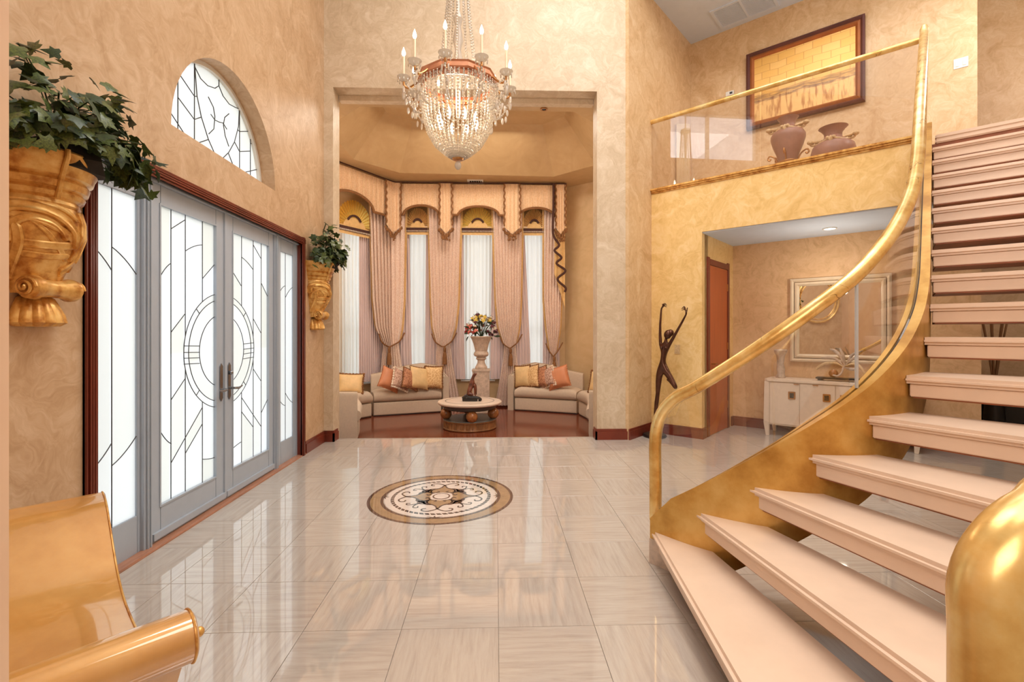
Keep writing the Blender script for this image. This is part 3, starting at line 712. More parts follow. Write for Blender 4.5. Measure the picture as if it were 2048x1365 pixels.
for q in range(4):
    a = q*pi/2; lob = MB(); tan = MB(); scr = MB(); tip = MB()
    heart = [(0, .10), (.045, .085), (.085, .10), (.10, .135), (.085, .165), (.05, .19), (.02, .23), (0, .29), (-.02, .23), (-.05, .19), (-.085, .165), (-.10, .135), (-.085, .10), (-.045, .085)]
    tan.prism([rot2(p, a) for p in heart], .001, .0019)
    for sgn in (-1, 1):
        scr = MB(); ribbon(scr, [rot2(p, a) for p in catmull([(0.0, .29), (sgn*.02, .315), (sgn*.07, .345), (sgn*.115, .33), (sgn*.12, .295), (sgn*.09, .285)], 5)], .013, .0021); scr.build('dark_scroll', M_BLK, md, world=False)
        scr = MB(); ribbon(scr, [rot2(p, a) for p in catmull([(0, .30), (sgn*.03, .22), (sgn*.09, .18), (sgn*.115, .13), (sgn*.08, .09), (sgn*.03, .11), (sgn*.05, .13)], 5)], .014, .0021); scr.build('dark_scroll', M_BLK, md, world=False)
    for c_ in ((.11, .11), (.155, .08), (.08, .155), (.135, .135)):
        lob.prism([rot2((c_[0]+.052*cos(2*pi*k/14), c_[1]+.052*sin(2*pi*k/14)), a) for k in range(14)], .001, .0015)
    for sgn in (-1, 1):
        scr = MB(); ribbon(scr, [rot2(rot2(p, -pi/4), a) for p in catmull([(0, .22), (sgn*.01, .28), (sgn*.04, .32), (sgn*.07, .30), (sgn*.05, .28)], 5)], .011, .0021); scr.build('dark_scroll', M_BLK, md, world=False)
    scr = MB(); tip.prism([rot2(p, a) for p in [(0, .50), (.03, .533), (0, .575), (-.03, .533)]], .001, .0024)
    scr.prism([rot2(p, a) for p in [(-.06, .455), (-.01, .47), (0, .44), (.01, .47), (.06, .455), (.012, .482), (0, .50), (-.012, .482)]], .001, .0022)
    lob.build('brown_lobe', M_BRM, md, world=False); tan.build('tan_heart', M_TANM, md, world=False)
    o = scr.build('dark_scroll', M_BLK, md, world=False); tip.build('diamond_tip', M_TANM, md, world=False)

disc(0, .075, .0023, 32).build('centre_ring', M_BRM, md, world=False); disc(0, .062, .0026, 32).build('centre_disc', M_CRM, md, world=False)

# ------------------------------------------------------------------ staircase
PU = [(.995, -3.635), (1.278, -3.68), (1.551, -3.667), (1.805, -3.588), (2.028, -3.42), (2.168, -3.18), (2.238, -2.87), (2.262, -2.60)]
PU += [(2.266, -2.336+(k-9)*.276) for k in range(9, 18)]
PHI = [52.2, 41.6, 33.5, 27.6, 21, 14, 7.5, 3, 0, 0, 0, 0, 0, 0, 0, 0, 0]
LEN = [2.28, 2.28, 2.10, 1.95, 1.75, 1.60, 1.52]+[1.5]*10
RISE = .196
st = thing('staircase', 'curved open staircase with cream marble treads and gilded stringer', 'staircase', tuple(D(2.2, -3.2, 0)))
def Pi(i): return Vector(PU[i-1])
def di(i): a = math.radians(PHI[i-1]); return Vector((cos(a), -sin(a)))
def bi(i): a = math.radians(PHI[i-1]); return Vector((sin(a), cos(a)))
def W2(p): return D(p[0], p[1])
for i in range(1, 17):
    z = i*RISE; f = bi(i); d_ = di(i); n_ = bi(i+1)
    A = Pi(i); B = A+d_*LEN[i-1]; off = .075
    Cc = Pi(i+1)+di(i+1)*LEN[i]+n_*off; Dd = Pi(i+1)+n_*off
    if i == 1: B = A+d_*2.15; Cc = Pi(2)+di(2)*2.25+n_*.05
    back = 0
    q = [A, B, Cc, Dd]
    me = MB().prism([W2(p) for p in q], z-.042, z)
    o = me.build('tread', M_TREAD, st, bevel=.016)
    s_ = .03
    q2 = [A+f*s_+d_*.025, B+f*s_-d_*.02, Cc-n_*.03, Dd-n_*.03+d_*.02]
    MB().prism([W2(p) for p in q2], z-.110, z-.042).build('tread_box', M_TREAD, o, bevel=.004)
    q3 = [A+f*(s_+.012)+d_*.035, B+f*(s_+.012)-d_*.03, Cc-n_*.01, Dd-n_*.01+d_*.02]
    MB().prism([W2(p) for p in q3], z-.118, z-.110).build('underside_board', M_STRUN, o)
    q4 = [Dd-n_*.026+d_*.02, Cc-n_*.026, Cc-n_*.012, Dd-n_*.012+d_*.02]
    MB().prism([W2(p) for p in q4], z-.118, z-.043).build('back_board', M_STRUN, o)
# landing edge
o = MB().dbox(2.30, 3.80, -.13, .02, 17*RISE-.042, 17*RISE).dbox(2.30, 3.80, -.12, 0, 3.25, 3.30).build('landing_nosing', M_TREAD, st, bevel=.01)
MB().dbox(2.33, 5.0, -.10, 2.6, 3.25, 3.325).build('landing_floor', M_TREAD, st)
path = catmull([(p[0], p[1], 0) for p in PU], 6)     # 6 steps per tread
def st_z(k): return RISE*(1+k/6)
def nrm(k):
    a = path[max(0, k-1)]; b_ = path[min(len(path)-1, k+1)]; d_ = (b_-a).normalized(); return Vector((-d_.y, d_.x, 0))  # towards the inner side
def pp(k, off): p = path[k]+nrm(k)*off; return D(p.x, p.y)
def plate(o0, o1, zl, zh, k0=0, k1=None):
    mb = MB(); k1 = len(path)-1 if k1 is None else k1; vs = []
    for k in range(k0, k1+1):
        a = pp(k, o0); b_ = pp(k, o1); l_, h_ = zl(k), zh(k)
        vs += [(a[0], a[1], l_), (b_[0], b_[1], l_), (b_[0], b_[1], h_), (a[0], a[1], h_)]
    n = k1-k0+1; fs = [(4*i+j, 4*i+(j+1) % 4, 4*(i+1)+(j+1) % 4, 4*(i+1)+j) for i in range(n-1) for j in range(4)]
    fs += [(0, 1, 2, 3), (4*n-1, 4*n-2, 4*n-3, 4*n-4)]
    return mb.add(vs, fs)
lowz = lambda k: max(.0, st_z(k)-.42)
hiz = lambda k: st_z(k)+.135-(.06*max(0, 1-k/3))
plate(-.012, .035, lowz, lambda k: hiz(k)-.002).build('stringer', M_GOLDS, st)
plate(.050, .075, lowz, lambda k: hiz(k)-.002).build('stringer', M_GOLDS, st)
plate(.035, .050, lowz, lambda k: hiz(k)-.02).build('stringer_core', M_LEAD, st)
MB().prism([pp(0, -.02), pp(3, -.02), pp(3, .08), pp(0, .08)], 0, .15).build('stringer_foot', M_STONE, st)
ABV = [.74, .70, .693, .697, .712, .745, .80, .85, .89, .92, .95, .97, .985, 1.0, 1.015, 1.03, 1.04]
def rz_(k): i = k/6; a = int(i); b_ = min(16, a+1); return st_z(k)+lerp(ABV[a], ABV[b_], i-a)
for k0, k1 in ((1, 23), (24, 50), (51, len(path)-1)):
    plate(.038, .047, lambda k: hiz(k)-.01, lambda k: rz_(k)-.02 if k > 3 else min(rz_(k)-.02, .85+.02*k), k0, k1).build('glass_panel', M_GLASS, st)
a = pp(24, .042)
MB().box(a[0]-.006, a[0]+.006, a[1]-.006, a[1]+.006, hiz(24), rz_(24)-.02).build('glass_joint', M_ALU, st)
# handrail: newel rises, bends, follows the stair and ends in a rounded upright
x0, y0 = pp(0, .045)
pts = [Vector((x0, y0, .245)), Vector((x0, y0, .5)), Vector((x0, y0, .76))]
pts += [Vector((*pp(k, .045), rz_(k)-(.05 if k == 1 else 0))) for k in range(1, len(path), 2)]
pts.append(Vector((*pp(len(path)-1, .045), 4.40)))
fine = catmull(pts, 3); fine.append(fine[-1]+Vector((0.0, 0, .035)))
rr = [.037]*(len(fine)); rr[-1] = .022
MB().tube(fine, rr, 16).build('handrail', M_GOLD, st)
# outer stringer and rail with the near newel
OUT = [(2.36, -5.52), (2.72, -5.34), (3.05, -5.12), (3.34, -4.80), (3.56, -4.42), (3.70, -3.98), (3.76, -3.5), (3.785, -3.0), (3.79, -2.6)]+[(3.79, -2.336+(k-9)*.276) for k in range(9, 18)]
po = catmull([(p[0], p[1], 0) for p in OUT], 4)
mb = MB(); vs = []
for k, p in enumerate(po):
    x, y = D(p.x, p.y); x2, y2 = D(p.x+.05, p.y-.02); z = RISE*(1+k/4*.95); l_ = max(0, z-.42); h_ = z+.12
    vs += [(x, y, l_), (x2, y2, l_), (x2, y2, h_), (x, y, h_)]
n = len(po); mb.add(vs, [(4*i+j, 4*i+(j+1) % 4, 4*(i+1)+(j+1) % 4, 4*(i+1)+j) for i in range(n-1) for j in range(4)]+[(0, 1, 2, 3), (4*n-1, 4*n-2, 4*n-3, 4*n-4)])
mb.build('stringer', M_GOLDS, st)
x0, y0 = D(2.345, -5.60)
x0, y0 = .598, .571
pts = [Vector((x0, y0, z)) for z in (0, .35, .7, .95, 1.03)]+[Vector((.600, .573, 1.09)), Vector((.632, .58, 1.135)), Vector((.70, .598, 1.165)), Vector((.84, .62, 1.20))]
for k in range(7, len(po), 3):
    x, y = D(po[k].x+.02, po[k].y); pts.append(Vector((x, y, 1.0+RISE*k/4*.97+.03)))
MB().tube(catmull(pts, 4), .0375, 24).build('handrail', M_GOLD, st)

# ------------------------------------------------------------------ balcony balustrade
bl = thing('balcony_balustrade', 'glass balustrade with gilded rail along the upper landing', 'balustrade', tuple(D(.7, 0, 3.36)))
MB().tube([D(-.72, -.012, 4.345), D(.8, -.012, 4.352), D(2.21, -.012, 4.355)], .031, 14).build('handrail', M_GOLD, bl)
for a, b_ in ((-.69, .70), (.712, 2.17)): MB().dbox(a, b_, -.016, -.006, 3.40, 4.33).build('glass_panel', M_GLASS, bl)
MB().dbox(2.172, 2.184, -.02, -.004, 3.40, 4.32).build('glass_joint', M_ALU, bl)
mb = MB().dbox(-.72, 2.2, -.045, .05, 3.375, 3.40).dbox(-.72, 2.2, -.03, .04, 3.355, 3.375).dbox(-.72, 2.2, -.012, .0, 3.335, 3.355)
mb.build('cap_moulding', M_GOLDC, bl, bevel=.003)
MB().dbox(2.165, 2.235, -.03, .19, 2.55, 3.375).build('end_post', M_GOLDS, bl)

# picture
pic = thing('wall_picture', 'wide framed gold leaf painting with a dark horizon hung on the upper wall', 'painting', tuple(D(.89, 1.43, 4.45)))
m, t, b = base('painting_gold')
tcn = N(t, 'ShaderNodeTexCoord'); sp = N(t, 'ShaderNodeSeparateXYZ'); t.links.new(tcn.outputs['Generated'], sp.inputs[0])
br = N(t, 'ShaderNodeTexBrick', Scale=1.0); br.inputs['Color1'].default_value = C(222, 168, 78); br.inputs['Color2'].default_value = C(232, 184, 104); br.inputs['Mortar'].default_value = C(194, 138, 66)
br.inputs['Mortar Size'].default_value = .003; br.inputs['Brick Width'].default_value = .17; br.inputs['Row Height'].default_value = .115
cb = N(t, 'ShaderNodeCombineXYZ'); nn = N(t, 'ShaderNodeTexNoise', Scale=2.5); t.links.new(tcn.outputs['Generated'], nn.inputs['Vector'])
md_ = N(t, 'ShaderNodeMath', operation='MULTIPLY_ADD'); md_.inputs[1].default_value = .12; t.links.new(nn.outputs[0], md_.inputs[0]); t.links.new(sp.outputs[2], md_.inputs[2])
t.links.new(sp.outputs[0], cb.inputs[0]); t.links.new(md_.outputs[0], cb.inputs[1]); t.links.new(cb.outputs[0], br.inputs['Vector'])
lo_ = N(t, 'ShaderNodeTexNoise', Scale=14.0, Detail=4.0); mp = N(t, 'ShaderNodeMapping'); mp.inputs['Scale'].default_value = (2, 2, .25); t.links.new(tcn.outputs['Generated'], mp.inputs[0]); t.links.new(mp.outputs[0], lo_.inputs['Vector'])
lr = N(t, 'ShaderNodeValToRGB'); lr.color_ramp.elements[0].position = .36; lr.color_ramp.elements[0].color = C(176, 118, 60); lr.color_ramp.elements[1].position = .5; lr.color_ramp.elements[1].color = C(226, 180, 112); t.links.new(lo_.outputs[0], lr.inputs[0])
zr = N(t, 'ShaderNodeValToRGB'); e = zr.color_ramp.elements; e[0].position = .38; e[1].position = .40; t.links.new(md_.outputs[0], zr.inputs[0])
mx = N(t, 'ShaderNodeMix', data_type='RGBA'); t.links.new(zr.outputs[0], mx.inputs[0]); t.links.new(lr.outputs[0], mx.inputs[6]); t.links.new(br.outputs[0], mx.inputs[7])
bz = N(t, 'ShaderNodeTexNoise', Scale=7.0, Detail=6.0); mp2 = N(t, 'ShaderNodeMapping'); mp2.inputs['Scale'].default_value = (1, 1, 5); t.links.new(tcn.outputs['Generated'], mp2.inputs[0]); t.links.new(mp2.outputs[0], bz.inputs['Vector'])
bm1 = N(t, 'ShaderNodeMath', operation='MULTIPLY_ADD'); bm1.inputs[1].default_value = .16; t.links.new(bz.outputs[0], bm1.inputs[0]); t.links.new(md_.outputs[0], bm1.inputs[2])
zz = N(t, 'ShaderNodeValToRGB'); e = zz.color_ramp.elements; e[0].position = .42; e[0].color = (0, 0, 0, 1); e[1].position = .55; e[1].color = (0, 0, 0, 1); x = e.new(.455); x.color = (.8, .8, .8, 1); x = e.new(.475); x.color = (.15, .15, .15, 1); x = e.new(.50); x.color = (.75, .75, .75, 1)
t.links.new(bm1.outputs[0], zz.inputs[0]); mx2 = N(t, 'ShaderNodeMix', data_type='RGBA'); mx2.inputs[7].default_value = C(96, 58, 44); t.links.new(zz.outputs[0], mx2.inputs[0]); t.links.new(mx.outputs[2], mx2.inputs[6])
t.links.new(mx2.outputs[2], b.inputs['Base Color']); b.inputs['Roughness'].default_value = .4; b.inputs['Metallic'].default_value = .25; M_PAINT = m
mb = MB(); mb.box(.26, 1.53, -.004, .01, 4.545, 5.485); o = bpy.data.objects.new('canvas', mb.mesh('canvas', M_PAINT)); COL.objects.link(o)
o.location = D(0, 1.43, 0); o.rotation_euler = (0, 0, math.atan2(AU[1], AU[0])); attach(o, pic)
def frame_mb(u0, u1, z0, z1, w, v0, v1, v2):
    # mitred moulding: outer edge at v1, inner at v0, wall side v2
    mb = MB(); O = [(u0, z0), (u1, z0), (u1, z1), (u0, z1)]; I = [(u0+w, z0+w), (u1-w, z0+w), (u1-w, z1-w), (u0+w, z1-w)]; Mi = [(u0+w*.5, z0+w*.5), (u1-w*.5, z0+w*.5), (u1-w*.5, z1-w*.5), (u0+w*.5, z1-w*.5)]
    for k in range(4):
        k2 = (k+1) % 4
        g = [D(O[k][0], v2, O[k][1]), D(O[k2][0], v2, O[k2][1]), D(O[k][0], v1, O[k][1]), D(O[k2][0], v1, O[k2][1]), D(Mi[k][0], v1-.012, Mi[k][1]), D(Mi[k2][0], v1-.012, Mi[k2][1]), D(I[k][0], v0, I[k][1]), D(I[k2][0], v0, I[k2][1]), D(I[k][0], v2, I[k][1]), D(I[k2][0], v2, I[k2][1])]
        mb.add(g, [(0, 1, 3, 2), (2, 3, 5, 4), (4, 5, 7, 6), (6, 7, 9, 8)])
    return mb
M_PFR = simple('picture_frame_brown', C(96, 54, 48), .35, var=.25, scale=4)
frame_mb(.16, 1.61, 4.44, 5.575, .05, 1.405, 1.39, 1.458).build('frame', M_PFR, pic)
M_PFR2 = simple('picture_frame_bronze', C(176, 106, 58), .35, metal=.4, var=.2, scale=6)
frame_mb(.21, 1.56, 4.49, 5.525, .055, 1.42, 1.405, 1.44).build('inner_moulding', M_PFR2, pic)

def switchplate(u, v, z, w, h, label, cat='switch', mat=M_WHITE, n=1):
    t_ = thing('light_switch', label, cat, tuple(D(u, v, z-h/2)))
    MB().dbox(u-w/2, u+w/2, v-.008, v, z-h/2, z+h/2).build('plate', mat, t_, bevel=.002)
    for k in range(n):
        c_ = u-w/2+w*(k+.5)/n; MB().dbox(c_-.016, c_+.016, v-.013, v-.008, z-h*.3, z+h*.3).build('rocker', mat, t_, bevel=.002)
switchplate(2.533, 1.46, 4.615, .13, .12, 'white double rocker switch plate high on the upper wall', n=2)
switchplate(-.33, 0, 1.17, .075, .125, 'gilded switch plate on the gold wall behind the bronze dancer', mat=M_GARL)
th = thing('thermostat', 'small white thermostat box on the upper wall left of the painting', 'thermostat', tuple(D(-.09, 1.46, 5.06)))
MB().dbox(-.15, -.03, 1.435, 1.46, 5.06, 5.13).build('housing', M_WHITE, th, bevel=.004); MB().dbox(-.09, -.05, 1.43, 1.436, 5.08, 5.11).build('display', M_TV, th)
# ceiling return grille
gr = thing('ceiling_grille', 'large grey two-panel return grille in the upper ceiling', 'vent', tuple(D(.2, 1.1, 6.09)))
mb = MB().dbox(-.19, .62, .83, .87, 6.085, 6.1).dbox(-.19, .62, 1.31, 1.35, 6.085, 6.1).dbox(-.19, -.15, .87, 1.31, 6.085, 6.1).dbox(.58, .62, .87, 1.31, 6.085, 6.1).dbox(.20, .23, .87, 1.31, 6.085, 6.1)
mb.build('frame', M_CEIL, gr)
sl = MB().dbox(-.15, .20, 0, .012, 6.088, 6.095).mesh('slat', M_CEIL); sl2 = MB().dbox(.23, .58, 0, .012, 6.088, 6.095).mesh('slat', M_CEIL)
for k in range(20):
    v = .885+k*.0215; off = Vector(D(0, v, 0))-Vector(D(0, 0, 0))
    link_mesh('slat', sl, gr, tuple(off)); link_mesh('slat', sl2, gr, tuple(off))
# bay vent
bv = thing('ceiling_vent', 'small white air vent in the bay ceiling above the curtains', 'vent', (-.42, 9.9, 4.47))
mb = MB().box(-.58, -.26, 9.80, 9.83, 4.465, 4.48).box(-.58, -.26, 10.02, 10.05, 4.465, 4.48).box(-.58, -.55, 9.83, 10.02, 4.465, 4.48).box(-.29, -.26, 9.83, 10.02, 4.465, 4.48)
mb.build('frame', M_WHITE, bv); mb = MB().box(-.55, -.29, 9.83, 10.02, 4.476, 4.4795); mb.build('duct', M_TV, bv)
for k in range(6):
    MB().box(-.545+k*.045, -.535+k*.045, 9.83, 10.02, 4.467, 4.476).build('slat', M_WHITE, bv)
# recessed lights
def can(x, y, z, label):
    t_ = thing('ceiling_light', label, 'ceiling light', (x, y, z-.01))
    MB().lathe([(.062, 0), (.078, 0), (.080, .012), (.062, .012)], 28, (x, y, z-.012), cap=False).build('trim_ring', M_WHITE, t_)
    MB().lathe([(.001, .004), (.062, .004), (.062, .007)], 28, (x, y, z-.012), cap=False).build('lens', M_LENS, t_)
x, y = D(1.31, .75); can(x, y, 2.70, 'lit recessed ceiling light in the hall under the balcony')
t_ = thing('ceiling_light', 'small dark recessed spotlight in the bay soffit behind the chandelier', 'ceiling light', (.66, 6.68, ZB-.01))
MB().lathe([(.03, 0), (.05, 0), (.05, .012), (.03, .012)], 20, (.66, 6.66, ZB-.012), cap=False).build('trim_ring', M_BRASS, t_); MB().lathe([(.001, .004), (.03, .004)], 20, (.66, 6.66, ZB-.012), cap=False).build('lens', M_TV, t_)
# hall door
hd = thing('door_3', 'narrow reddish wooden door in the hall side wall', None, tuple(D(0, .22, 0)), kind='structure')
mb = MB().dbox(0.0, .022, .17, .245, 0, 2.33+.08).dbox(0, .022, .995, 1.07, 0, 2.33+.08).dbox(0, .022, .245, .995, 2.31, 2.39); mb.build('casing', M_TRIM, hd, bevel=.003)
MB().dbox(.0, .012, .25, .99, .01, 2.305).build('door_leaf', M_HALLDOOR, hd)
for z in (.35, 1.2, 2.05): MB().dbox(.010, .022, .975, .995, z-.05, z+.05).build('hinge', M_BRASS, hd)
MB().tube([D(.01, .33, .97), D(.06, .33, .97), D(.065, .42, .97)], .009, 8).lathe([(.001, 0), (.025, 0), (.025, .004)], 12, tuple(D(.014, .33, .97))).build('door_handle', M_BRASS, hd)
#PART2

# ------------------------------------------------------------------ bay windows, sheers and drapes
def bay_window(name, P, d, n, s0, s1, spring, zb=.39):
    # P + d*s wall line, n outward
    mid = (s0+s1)/2; wt = thing(name, 'tall arched window of the bay', None, (P[0]+d[0]*mid, P[1]+d[1]*mid, zb), kind='structure'); r = (s1-s0)/2
    q = lambda s, k: (P[0]+d[0]*s+n[0]*k, P[1]+d[1]*s+n[1]*k)
    mb = MB(); w = .035
    def bar(sa, sb, za, zb_): mb.hexa([(*q(sa, .10), za), (*q(sb, .10), za), (*q(sb, .14), za), (*q(sa, .14), za), (*q(sa, .10), zb_), (*q(sb, .10), zb_), (*q(sb, .14), zb_), (*q(sa, .14), zb_)])
    bar(s0, s0+w, zb, spring); bar(s1-w, s1, zb, spring); bar(s0, s1, zb, zb+w); bar(s0, s1, 1.5, 1.5+w); bar(s0, s1, spring-w, spring)
    pr = [(mid+r*cos(a), spring+r*sin(a)) for a in [pi*k/16 for k in range(17)]]; pi_ = [(mid+(r-w)*cos(a), spring+(r-w)*sin(a)) for a in [pi*k/16 for k in range(17)]]
    for k in range(16):
        g = [pr[k], pr[k+1], pi_[k+1], pi_[k]]; mb.hexa([(*q(s, .10), z) for s, z in g]+[(*q(s, .14), z) for s, z in g])
    mb.build('window_frame', M_WHITE, wt)
    for za, zb_ in ((zb+w, 1.5), (1.5+w, spring-w)):
        g = MB(); g.hexa([(*q(s0+w, .118), za), (*q(s1-w, .118), za), (*q(s1-w, .122), za), (*q(s0+w, .122), za), (*q(s0+w, .118), zb_), (*q(s1-w, .118), zb_), (*q(s1-w, .122), zb_), (*q(s0+w, .122), zb_)]); g.build('glass_pane', M_GLASS, wt)
    g = MB(); g.hexa([(*q(s0-.04, -.05), zb-.025), (*q(s1+.04, -.05), zb-.025), (*q(s1+.04, .1), zb-.025), (*q(s0-.04, .1), zb-.025), (*q(s0-.04, -.05), zb), (*q(s1+.04, -.05), zb), (*q(s1+.04, .1), zb), (*q(s0-.04, .1), zb)]); g.build('window_sill', M_WHITE, wt)
bay_window('window_5', (0, 10.3), (1, 0), (0, 1), -1.88, -1.36, 3.60)
bay_window('window_6', (0, 10.3), (1, 0), (0, 1), -.70, -.06, 3.58)
bay_window('window_7', (0, 10.3), (1, 0), (0, 1), .51, 1.07, 3.60)
bay_window('window_8', (-2.30, 10.3), ld, ln, .42, 1.20, 3.45)
CXc = -2.3
def bayline(s, off):   # walks along the back wall and round the left corner, off = distance into the room
    xc = CXc+off*.58; y0 = 10.3-off
    if s >= xc: return s, y0
    k = xc-s; return xc+ld[0]*k, y0+ld[1]*k
def pleated(prof, off, n, amp, rows=26, per=6, seed=0, z_edge=None, taper=None):
    """prof: (z, s_left, s_right) from the top down; returns a pleated cloth sheet"""
    mb = MB(); rr_ = random.Random(seed); ph = [rr_.uniform(-.5, .5) for _ in range(n+1)]
    zt, zb = prof[0][0], prof[-1][0]; L = [(-p[0], p[1]) for p in prof]; Rr_ = [(-p[0], p[2]) for p in prof]
    wmax = max(p[2]-p[1] for p in prof)
    def f(i, j):
        z = lerp(zt, zb, j); a = interp(L, -z); b_ = interp(Rr_, -z)
        k = i*n; a_ = amp*min(1, .45+.55*(b_-a)/wmax); w_ = sin(2*pi*k+ph[min(n, int(k))]*.6+.5*sin(z*2+seed))
        s = lerp(a, b_, i)+.004*sin(4*pi*k); o = off+a_*w_
        x, y = bayline(s, o); return (x, y, z)
    return mb.grid(f, n*per, rows)
def cord(prof_pts, off, r, n=6, amp=0, freq=40):
    pts = []
    for k in range(len(prof_pts)-1):
        m_ = max(2, int(math.hypot(prof_pts[k+1][0]-prof_pts[k][0], prof_pts[k+1][1]-prof_pts[k][1])/.025))
        for q in range(m_):
            t_ = q/m_; s = lerp(prof_pts[k][0], prof_pts[k+1][0], t_); z = lerp(prof_pts[k][1], prof_pts[k+1][1], t_)
            x, y = bayline(s, off); pts.append((x+amp*sin(freq*z+s*9), y, z))
    s, z = prof_pts[-1]; x, y = bayline(s, off); pts.append((x, y, z))
    return MB().tube(pts, r, n)
# mauve under-drapes between the windows (each its own thing) and white sheers
for k, (pr, nn_, lab) in enumerate([
    ([(3.45, -3.02, -1.80), (1.0, -3.02, -1.76), (.42, -3.02, -1.74)], 22, 'mauve pleated under-drape in the left corner of the bay'),
    ([(3.45, -1.46, -.68), (1.0, -1.48, -.66), (.42, -1.48, -.64)], 14, 'mauve pleated under-drape behind the second tied-back drape'),
    ([(3.45, -.08, .60), (1.0, -.12, .72), (.42, -.12, .72)], 14, 'mauve pleated under-drape right of the flower urn'),
    ([(3.45, .98, 1.36), (1.0, .98, 1.34), (.42, .98, 1.34)], 7, 'mauve pleated under-drape at the right end of the bay')]):
    t_ = thing('under_drape', lab, 'curtain', (*bayline((pr[0][1]+pr[0][2])/2, .12), .42), group=None)
    pleated(pr, .135, nn_, .012, seed=k).build('cloth', M_MAUVE, t_)
for k, (a, b_, lab) in enumerate([(-3.66, -2.62, 'white pleated sheer over the far left window of the bay'), (-1.93, -1.34, 'narrow white sheer between the first and second drapes'),
    (-.82, .03, 'wide white sheer behind the flower urn'), (.46, 1.12, 'white sheer over the right window of the bay')]):
    t_ = thing('sheer_curtain', lab, 'curtain', (*bayline((a+b_)/2, .07), .40))
    pleated([(3.46, a, b_), (.41, a, b_)], .075, int((b_-a)/.075), .014, seed=k+9).build('cloth', M_SHEER, t_)
# fan shades
def fan(sc, rs, zc, rz_f, z0, lab, mat):
    t_ = thing('fan_shade', lab, 'window shade', (*bayline(sc, .18), z0))
    mb = MB(); n = 20
    def f(i, j):
        a = pi*i; rr_ = lerp(.18, 1, j); s = sc-rs*rr_*cos(a); z = zc+rz_f*rr_*sin(a); x, y = bayline(s, .165+.03*sin(2*pi*n*i)*rr_)
        return (x, y, z)
    mb.grid(f, n*4, 6).build('pleated_fan', mat, t_)
    mb = MB(); k_ = 16
    def g(i, j): a = pi*i; x, y = bayline(sc-rs*.62*cos(a)*j, .20); return (x, y, zc-.02+rz_f*.34*sin(a)*j)
    mb.grid(g, 16, 4).build('fan_hub', M_OCHRE, t_)
    cord([(sc-rs*.42*cos(a), zc-.02+rz_f*.40*sin(a)+.01) for a in [pi*(.18+.64*k/10) for k in range(11)]], .215, .022).build('hub_fringe', M_DKFR, t_)
    mb = MB(); mb.grid(lambda i, j: (*bayline(lerp(sc-rs, sc+rs, i), .205), lerp(z0, zc-.01, j)), 8, 2).build('roman_band', M_OCHRE, t_)
    mb = MB(); mb.grid(lambda i, j: (*bayline(lerp(sc-rs, sc+rs, i), .218), lerp(z0+.055, zc-.035, j)), 8, 2).build('fringe_band', M_DKFR, t_)
    mb = MB(); m_ = int(rs*2/.028)
    for q in range(m_):
        s = sc-rs+(q+.5)*2*rs/m_; x, y = bayline(s, .226); mb.ell((x, y, z0+.075), .008, .006, .018, 5, 4)
    o = mb.build('fringe_tassels', M_CREAM, t_); o['kind'] = 'stuff'
fan(-1.62, .24, 3.60, .38, 3.42, 'brown fan-pleated arch shade over the narrow window', M_OCHRE)
fan(-.38, .335, 3.60, .42, 3.42, 'golden fan-pleated arch shade glowing over the middle window', M_FAN)
fan(.80, .24, 3.60, .38, 3.42, 'brown fan-pleated arch shade over the right window', M_OCHRE)
fan(-3.11, .43, 3.42, .50, 3.24, 'golden fan-pleated arch shade in the left bay wall', M_FAN)
# tied-back drapes
def tied(pr, tie_z, tas_s, lab, seed, n=9, lining=(1, 1)):
    t_ = thing('drape', lab, 'curtain', (*bayline(tas_s, .24), FB), group=None)
    pleated(pr, .25, n, .032, rows=60, per=7, seed=seed).build('cloth', M_DRAPE, t_)
    a = interp([(-p[0], p[1]) for p in pr], -tie_z); b_ = interp([(-p[0], p[2]) for p in pr], -tie_z)
    up = [p for p in pr if p[0] > tie_z+.01]
    for sd in (0, 1):
        if not lining[sd]: continue
        e = [(p[0], p[1+sd]) for p in up]+[(tie_z+.08, (a, b_)[sd])]
        pl = [(z, s-.035, s+.0) if sd == 0 else (z, s-.01, s+.025) for z, s in e]
        pl = [(z, min(x_, y_), max(x_, y_)+.012) for z, x_, y_ in pl]
        pleated(pl, .215, 2, .006, rows=24, seed=seed+sd).build('lining', M_OCHRE, t_)
    zc_ = tie_z
    cd = [(a-.10, zc_+.22), (a-.03, zc_+.06), (lerp(a, b_, .25), zc_-.02), (lerp(a, b_, .5), zc_-.045), (lerp(a, b_, .75), zc_-.01), (b_+.04, zc_+.08), (b_+.13, zc_+.24)]
    cp = [(p.x, p.y) for p in catmull([(s, z, 0) for s, z in cd], 5)]
    cord(cp, .30, .014).build('tieback_cord', M_FRINGE, t_)
    x, y = bayline(tas_s, .315); mb = MB().lathe([(.012, 0), (.03, -.03), (.028, -.09), (.02, -.11), (.034, -.13), (.045, -.22), (.048, -.36), (.02, -.365)], 12, (x, y, zc_-.05), rib=lambda th, z: .12*sin(6*th) if z < -.12 else 0)
    mb.build('tassel', M_FRINGE, t_)
tied([(4.05, -2.73, -1.86), (2.05, -2.66, -1.90), (1.5, -2.58, -1.94), (1.15, -2.38, -2.0), (.8, -2.42, -1.95), (-.12, -2.56, -1.78)], 1.15, -2.2, 'leftmost pink damask drape tied back with a tassel', 1)
tied([(4.05, -1.39, -.72), (2.05, -1.34, -.78), (1.5, -1.31, -.84), (1.15, -1.22, -.94), (.8, -1.24, -.90), (-.12, -1.36, -.72)], 1.15, -1.05, 'pink damask drape tied back just left of the flower urn', 2)
tied([(4.05, -.07, .55), (2.05, .0, .51), (1.5, .05, .48), (1.12, .17, .41), (.8, .14, .44), (-.12, -.02, .58)], 1.12, .30, 'pink damask drape tied back just right of the flower urn', 3)
